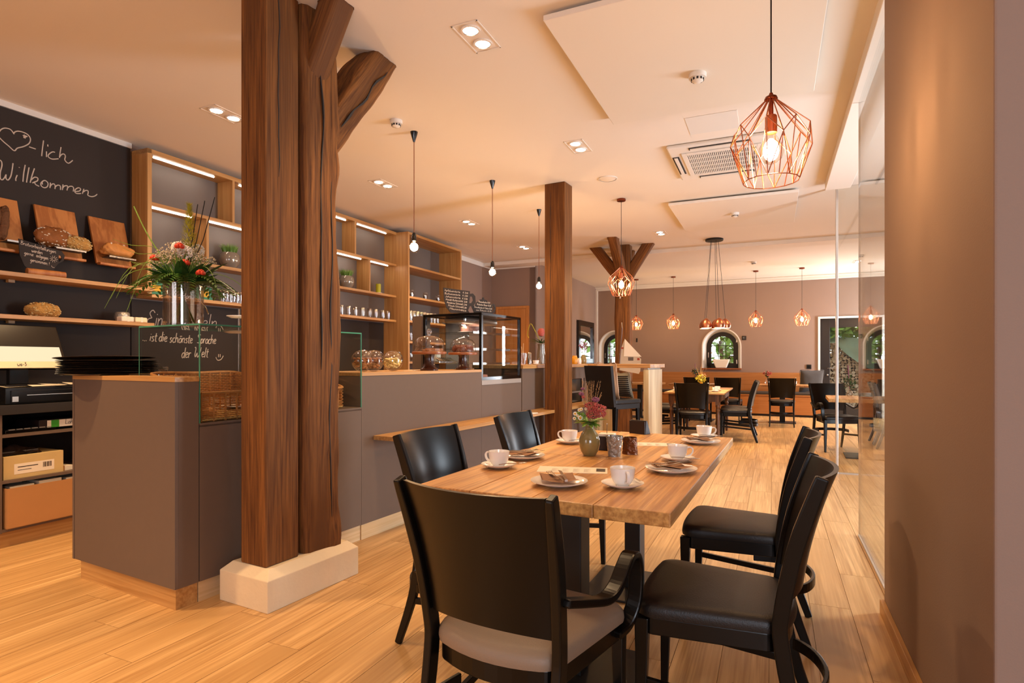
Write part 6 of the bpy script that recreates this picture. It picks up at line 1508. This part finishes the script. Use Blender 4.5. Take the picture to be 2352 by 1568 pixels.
# newspaper hanging on the braced post
nx, ny = (1445-CX)/FPX*9.15, 9.15; un, vn = G.uv(nx, ny)
t = thing('hanging_newspaper', 'folded newspaper hanging from a wooden stick on the braced post', 'newspaper', G, (un, vn, zat(905, 9.15)))
def npx(px, py): return (-((px-1445)/FPX*9.15)/.9121, zat(py, 9.15)-zat(905, 9.15))
def npoly(pts, x0, mt, nm, th=.006): mb = MB(); mb.prism([npx(*p) for p in pts], x0, x0+th, 0); obj(nm, mb, mt, t)
npoly([(1434, 782), (1436, 780), (1470, 825), (1468, 852), (1465, 858), (1424, 850), (1424, 812)], 0, 'news_paper', 'rear_page')
npoly([(1436, 778), (1471, 819), (1434, 818)], -.012, 'paper', 'folded_page')
npoly([(1443, 820), (1454, 820), (1454, 828), (1443, 828)], -.003, 'news_ink', 'photo_print', .003)
npoly([(1462, 822), (1467, 822), (1467, 827), (1462, 827)], -.003, 'news_red', 'photo_print', .003)
npoly([(1427, 797), (1433, 797), (1433, 801), (1427, 801)], -.003, 'news_red', 'photo_print', .003)
sk = npx(1427, 778); obj('stick', MB().tube([(-.03, npx(1431, 752)[0], npx(1431, 752)[1]), (-.03, npx(1424, 850)[0], npx(1424, 850)[1])], .011, 8), 'dark_turned', t, smooth=60)
obj('stick_cord', MB().tube([(-.03, npx(1431, 752)[0], npx(1431, 752)[1]), (-.02, npx(1430, 740)[0], npx(1430, 740)[1])], .003), 'paper', t)
# small things on the bar top
def bar_item(name, lb, cat, px, v, parts, z=1.205, f=C):
    u = f.onv(px, v); t = thing(name, lb, cat, f, (u, v, z))
    for nm, mb, mt in parts: obj(nm, mb, mt, t, smooth=50)
    return t
bar_item('straw_glass', 'glass with wooden stirrers on the bar beside the vitrine', 'glass', 1202, 3.0, [('bowl', MB().lathe([(0, 0), (.035, 0), (.04, .13), (.037, .13), (.033, .006), (0, .006)], n=20), 'ware_glass'), ('stirrer', MB().tube([(0, .0, .02), (.02, .01, .24)], .004).tube([(.01, 0, .02), (-.03, .01, .2)], .004), 'oak')])
bar_item('steel_shaker', 'polished steel shaker on the bar beside the straw glass', 'shaker', 1216, 3.05, [('shaker_body', MB().lathe([(0, 0), (.022, 0), (.024, .13), (.016, .14), (0, .142)], n=20), 'steel')])
bar_item('sugar_bowl', 'white sugar bowl with a spoon on the bar left of the timber post', 'bowl', 1231, 3.02, [('bowl', MB().lathe([(0, 0), (.045, 0), (.055, .008), (.03, .012), (.038, .05), (.035, .05), (0, .02)], n=24), 'porcelain'), ('spoon', MB().tube([(0, 0, .03), (.03, -.04, .085)], .003), 'steel')])
bar_item('amber_jar', 'amber glass jar on the bar right of the timber post', 'jar', 1320, 3.05, [('jar_body', MB().lathe([(0, 0), (.035, 0), (.042, .05), (.036, .095), (.03, .10), (0, .1)], n=20), 'amber'), ('jar_lid', MB().cyl(0, 0, .1, .115, .03, 16), 'amber')])
bar_item('white_creamer', 'small white creamer beside the amber jar', 'creamer', 1331, 3.02, [('creamer_body', MB().lathe([(0, 0), (.025, 0), (.03, .04), (.022, .08), (.02, .08), (0, .02)], n=18), 'porcelain'), ('spout', MB().ico((.025, 0, .07), .01, 1), 'porcelain')])
v_ = bar_item('ribbed_vase', 'small olive ribbed vase with dark berries by the mirror', 'vase', 1340, 3.05, [('vase_body', MB().lathe([(0, 0), (.04, 0), (.05, .04), (.035, .10), (.02, .125), (.024, .13), (0, .13)], n=24), 'olive_glaze')])
t_ = MB(); leafcloud(t_, (0, 0, .24), (.07, .07, .09), 220, .014, random.Random(1)); obj('berries', t_, 'mauve_petal', v_, kind='stuff')
v_ = bar_item('protea_arrangement', 'pink flower with spiky green leaves on the bar left of the timber post', 'flowers', 1243, 3.12, [('vase_body', MB().lathe([(0, 0), (.05, 0), (.055, .1), (.04, .22), (.045, .25), (0, .25)], n=24), 'silver_glaze'), ('flower_head', MB().lathe([(0, .34), (.03, .35), (.045, .40), (.03, .44), (0, .445)], n=12), 'pink_petal')])
t_ = MB()
for i in range(40): a = i*2.4; leaf_blade(t_, (0, 0, .26), (cos(a), sin(a), 0), .3+.5*((i*7) % 5)/5, .17, .014, .4, 4)
obj('spiky_leaves', t_, 'leaf_dark', v_, kind='stuff'); obj('arched_stem', MB().tube(cr([(0, 0, .25), (-.05, .08, .45), (-.0, .15, .50), (.0, .19, .38), (0, .17, .33)], 5), .004), 'yellow_green', v_)
obj('berries_right', MB().ico((0, -.26, .40), .03, 1).ico((.01, -.30, .36), .025, 1), 'white_petal', v_, kind='stuff')
# under-counter appliance in the bar niche
t = thing('small_black_oven', 'black glass-fronted appliance in the niche under the bar worktop', 'appliance', C, (6.64, 2.885, .705)); obj('appliance_body', MB().box(0, .6, .005, .44, 0, .31), 'black_plastic', t, bevel=.006); obj('steel_strip', MB().box(.02, .58, 0, .006, .13, .15), 'steel', t)
# ============================================================ FAR ROOM
fr_ = lambda px, d: ((px-CX)/FPX*d, d)
# bench along the far wall
B0 = wx(1440, -.5); B1 = WF.onv(1887, -.5)
bn = thing('wall_bench', 'long oak bench with dark seat pad along the far wall', 'bench', WF, (B0, -.5, 0)); BL = B1-B0
obj('front_panel', MB().box(0, BL, .0, .02, .05, .46), 'bench_oak', bn); obj('plinth', MB().box(0, BL-.02, .04, .45, 0, .05), 'black_card', bn)
obj('seat_board', MB().box(-.0, BL+.015, -.015, .47, .46, .485), 'bench_oak', bn, bevel=.002); obj('body', MB().box(0, BL, .02, .47, .05, .46), 'bench_oak', bn)
npad = 5
for i in range(npad): obj('seat_pad', MB().box(BL*i/npad+.003, BL*(i+1)/npad-.003, -.01, .40, .486, .545), 'seat_fabric', bn, bevel=.016, seg=3)
hb = WF
zb1 = wz(857, 1800, -.08)
obj('back_panel', MB().box(0, BL, .40, .47, .486, zb1), 'bench_oak', bn, bevel=.003); obj('back_ledge', MB().box(0, BL, .44, .497, zb1, zb1+.012), 'bench_oak', bn)
pillow('large grey cushion at the right end of the wall bench beside the door', 'grey_fabric', WF, (wx(1862, -.26), -.30, .548), -pi/2+.35, .16, .50, .15)
# turned-leg farmhouse table
def farm_leg(): return MB().box(-.035, .035, -.035, .035, .58, .735).lathe([(0, .0), (.018, 0), (.024, .04), (.02, .1), (.03, .2), (.022, .3), (.034, .42), (.022, .47), (.034, .5), (.02, .53), (.034, .56), (.03, .58)], n=14)
fx, fy = 3.15, 8.62; fu, fv = G.uv(fx, fy)
ft = thing('farmhouse_table', 'old wooden table with turned legs under the copper cluster lamp', 'table', G, (fu, fv, 0))
TL, TW = 2.0, .88
obj('table_top', MB().box(0, TL, 0, TW, .74, .765), 'bar_oak', ft, bevel=.004)
obj('apron', MB().box(.06, TL-.06, .06, .08, .63, .74).box(.06, TL-.06, TW-.08, TW-.06, .63, .74).box(.06, .08, .06, TW-.06, .63, .74).box(TL-.08, TL-.06, .06, TW-.06, .63, .74), 'dark_turned', ft)
lm = mesh('leg', farm_leg(), 'dark_turned', 40)
for a, b_ in ((.1, .1), (TL-.1, .1), (.1, TW-.1), (TL-.1, TW-.1)): o = obj('leg', lm, None, ft); o.location = (a, b_, 0)
GF = 'black dining chairs in the far dining room'
def fd(u, v, rot, lb): return dup(ch, G, (u, v, 0), rot+0, lb, GF)
fd(fu-.02, fv+.44, .02, 'black dining chair at the near end of the farmhouse table, back to the camera')
fd(fu+.62, fv-.12, pi/2+.05, 'black dining chair on the right of the farmhouse table, nearer one')
fd(fu+1.18, fv-.10, pi/2, 'black dining chair on the right of the farmhouse table, farther one')
fd(fu+.75, fv+TW+.10, -pi/2, 'black dining chair on the left of the farmhouse table, nearer one')
fd(fu+1.35, fv+TW+.12, -pi/2, 'black dining chair on the left of the farmhouse table, farther one')
# small tables by the bench
def bench_table(px, d, lb, L_=1.0, W_=.6, z=.765, f=WF, rot=0, ped=True):
    x, y = fr_(px, d); u, v = f.uv(x, y); t = thing('bistro_table', lb, 'table', f, (u, v, 0), rot, None)
    obj('table_top', MB().box(-L_/2, L_/2, -W_/2, W_/2, z-.035, z), 'bar_oak', t, bevel=.003)
    obj('pedestal', MB().box(-.05, .05, -.04, .04, .012, z-.035), 'black_steel', t, bevel=.003); obj('foot_plate', MB().box(-.25, .25, -.22, .22, 0, .014), 'black_steel', t, bevel=.003); return t, u, v
t, bu1, bv1 = bench_table(1797, 11.75, 'small oak table at the bench in front of the wall socket', .95, .62)
dup(ch, WF, (bu1, bv1-.62, 0), pi/2+.02, 'black dining chair facing the bench at the small oak table', GF)
t, bu2, bv2 = bench_table(1612, 12.3, 'small oak table at the bench under the arched window', 1.3, .62)
dup(ch, WF, (bu2+.02, bv2-.60, 0), pi/2, 'black dining chair facing the bench under the arched window, left one', GF); dup(ch, WF, (bu2+.60, bv2-.60, 0), pi/2, 'black dining chair facing the bench under the arched window, right one', GF)
t, bu4, bv4 = bench_table(1470, 12.9, 'small oak table seen under the bar table, by the bench', 1.0, .6)
# right table behind the glass
x, y = fr_(1984, 7.55); ru, rv_ = WF.uv(x, y)
RT = thing('steel_base_table', 'oak table on a square steel base behind the glass partition', 'table', WF, (ru, rv_, 0))
obj('table_top', MB().box(-.42, .95, -.42, .42, .725, .77), 'bar_oak', RT, bevel=.004); obj('pedestal', MB().box(-.01, .10, -.05, .05, .012, .725), 'black_steel', RT, bevel=.003); obj('foot_plate', MB().box(-.22, .3, -.24, .24, 0, .016), 'black_steel', RT, bevel=.003)
aw = WF.uv(4.52, 8.12); arm = chair(True, 'black armchair behind the steel base table, facing the camera through the glass', 'armchair', 'black_leather', WF, (aw[0], aw[1], 0), -pi/2+.35, GF)
# vases and crockery in the far room
def small_vase(lb, f, u, v, z, kind_, s=1):
    t = thing('bud_vase', lb, 'vase', f, (u, v, z)); rr = random.Random(len(lb))
    obj('vase_glass', MB().lathe([(0, 0), (.03*s, 0), (.05*s, .03*s), (.035*s, .08*s), (.02*s, .10*s), (.026*s, .115*s)], n=20, close=False), 'ware_glass' if kind_ != 'gold' else 'yellow_petal', t, smooth=50)
    a = MB()
    if kind_ == 'berry': leafcloud(a, (0, 0, .22*s), (.09*s, .09*s, .05*s), 120, .02*s, rr); obj('blossoms', a, 'pink_petal', t, kind='stuff'); a = MB(); leafcloud(a, (0, 0, .20*s), (.06, .06, .07), 60, .02, rr); obj('leaves', a, 'leaf_dark', t, kind='stuff')
    elif kind_ == 'leafy': leafcloud(a, (0, 0, .22*s), (.09*s, .09*s, .12*s), 150, .022*s, rr); obj('leaves', a, 'leaf_dark', t, kind='stuff'); obj('seed_stem', MB().tube([(0, 0, .1), (-.02, 0, .42)], .006), 'mauve_petal', t)
    else: leafcloud(a, (0, 0, .18*s), (.08*s, .08*s, .06*s), 120, .02*s, rr); obj('leaves', a, 'yellow_green', t, kind='stuff'); obj('dry_stems', blades(MB(), 24, .01, .36*s, .12, .004, rr).xf(Matrix.Translation((0, 0, .1))), 'dry_stem', t, kind='stuff'); a = MB(); leafcloud(a, (0, -.03, .22*s), (.06, .05, .03), 40, .016, rr); obj('blossoms', a, 'cream_fabric', t, kind='stuff')
    return t
small_vase('clear bud vase with dark red flowers on the small oak table', WF, bu1-.28, bv1+.05, .765, 'berry')
small_vase('bud vase with dark leaves on the table under the arched window', WF, bu2-.12, bv2, .765, 'leafy')
small_vase('yellow glass vase with dried grasses on the farmhouse table', G, fu+.85, fv+.42, .765, 'gold', 1.1)
small_vase('clear bud vase with green leaves on the steel base table', WF, ru-.15, rv_+.12, .77, 'leafy', .85)
def fset(f, u, v, z, where):
    s_ = thing('saucer', 'white saucer '+where, 'saucer', f, (u, v, z)); obj('dish', me_sau, None, s_)
    c = thing('coffee_cup', 'white coffee cup '+where, 'cup', f, (u, v, z+.0065), pi*.9); obj('cup_body', me_cup, None, c); obj('handle', me_han, None, c)
fset(G, fu+.35, fv+.16, .765, 'at the near right of the farmhouse table'); fset(G, fu+.75, fv+.16, .765, 'at the middle right of the farmhouse table')
fset(G, fu+.30, fv+.74, .765, 'at the near left of the farmhouse table'); fset(WF, bu1+.22, bv1, .765, 'on the small oak table at the bench'); fset(WF, ru+.03, rv_-.08, .77, 'on the steel base table behind the glass')
for i, (a, b_, mt, lb) in enumerate([(.55, .50, 'cream_wax', 'left cream tea-light holder on the farmhouse table'), (.62, .40, 'silver_glaze', 'middle grey tea-light holder on the farmhouse table'), (.72, .27, 'olive_glaze', 'right olive tea-light holder on the farmhouse table')]):
    t = thing('tea_light_holder', lb, 'candle holder', G, (fu+a, fv+b_, .765)); obj('holder', MB().lathe([(0, 0), (.036, 0), (.04, .07), (.036, .07), (.032, .01), (0, .01)], n=20), mt, t, smooth=40); obj('tea_light', MB().cyl(0, 0, .01, .025, .025, 12), 'cream_wax', t)
t = thing('serving_plate', 'white plate stack at the near right corner of the farmhouse table', 'plate', G, (fu+.25, fv+.30, .765)); obj('dish', me_pla, None, t)
# planter in the arched window
t = thing('window_planter', 'white tapered planter with an orchid leaf on the arched window sill', 'planter', WF, (wx(1656, -.0), .05, wz0)); 
pm_ = MB().add([(-.12, -.07, 0), (.12, -.07, 0), (.12, .07, 0), (-.12, .07, 0), (-.20, -.10, .21), (.20, -.10, .21), (.20, .10, .21), (-.20, .10, .21)], [(3, 2, 1, 0), (0, 1, 5, 4), (1, 2, 6, 5), (2, 3, 7, 6), (3, 0, 4, 7), (4, 5, 6, 7)])
obj('planter_body', pm_, 'white_petal', t, bevel=.02, seg=3); l_ = MB(); leaf_blade(l_, (.03, 0, .21), (-.8, -.3, 0), .9, .14, .06, .2); leaf_blade(l_, (.03, 0, .21), (.8, -.3, 0), .2, .12, .05, .4); obj('leaf', l_, 'leaf_light', t)
obj('orchid_stem', MB().tube(cr([(-.06, 0, .2), (-.14, 0, .24), (-.18, 0, .34), (-.22, 0, .37)], 5), .004).ico((-.22, 0, .37), .018, 1).ico((-.17, 0, .32), .014, 1), 'cream_flower', t)
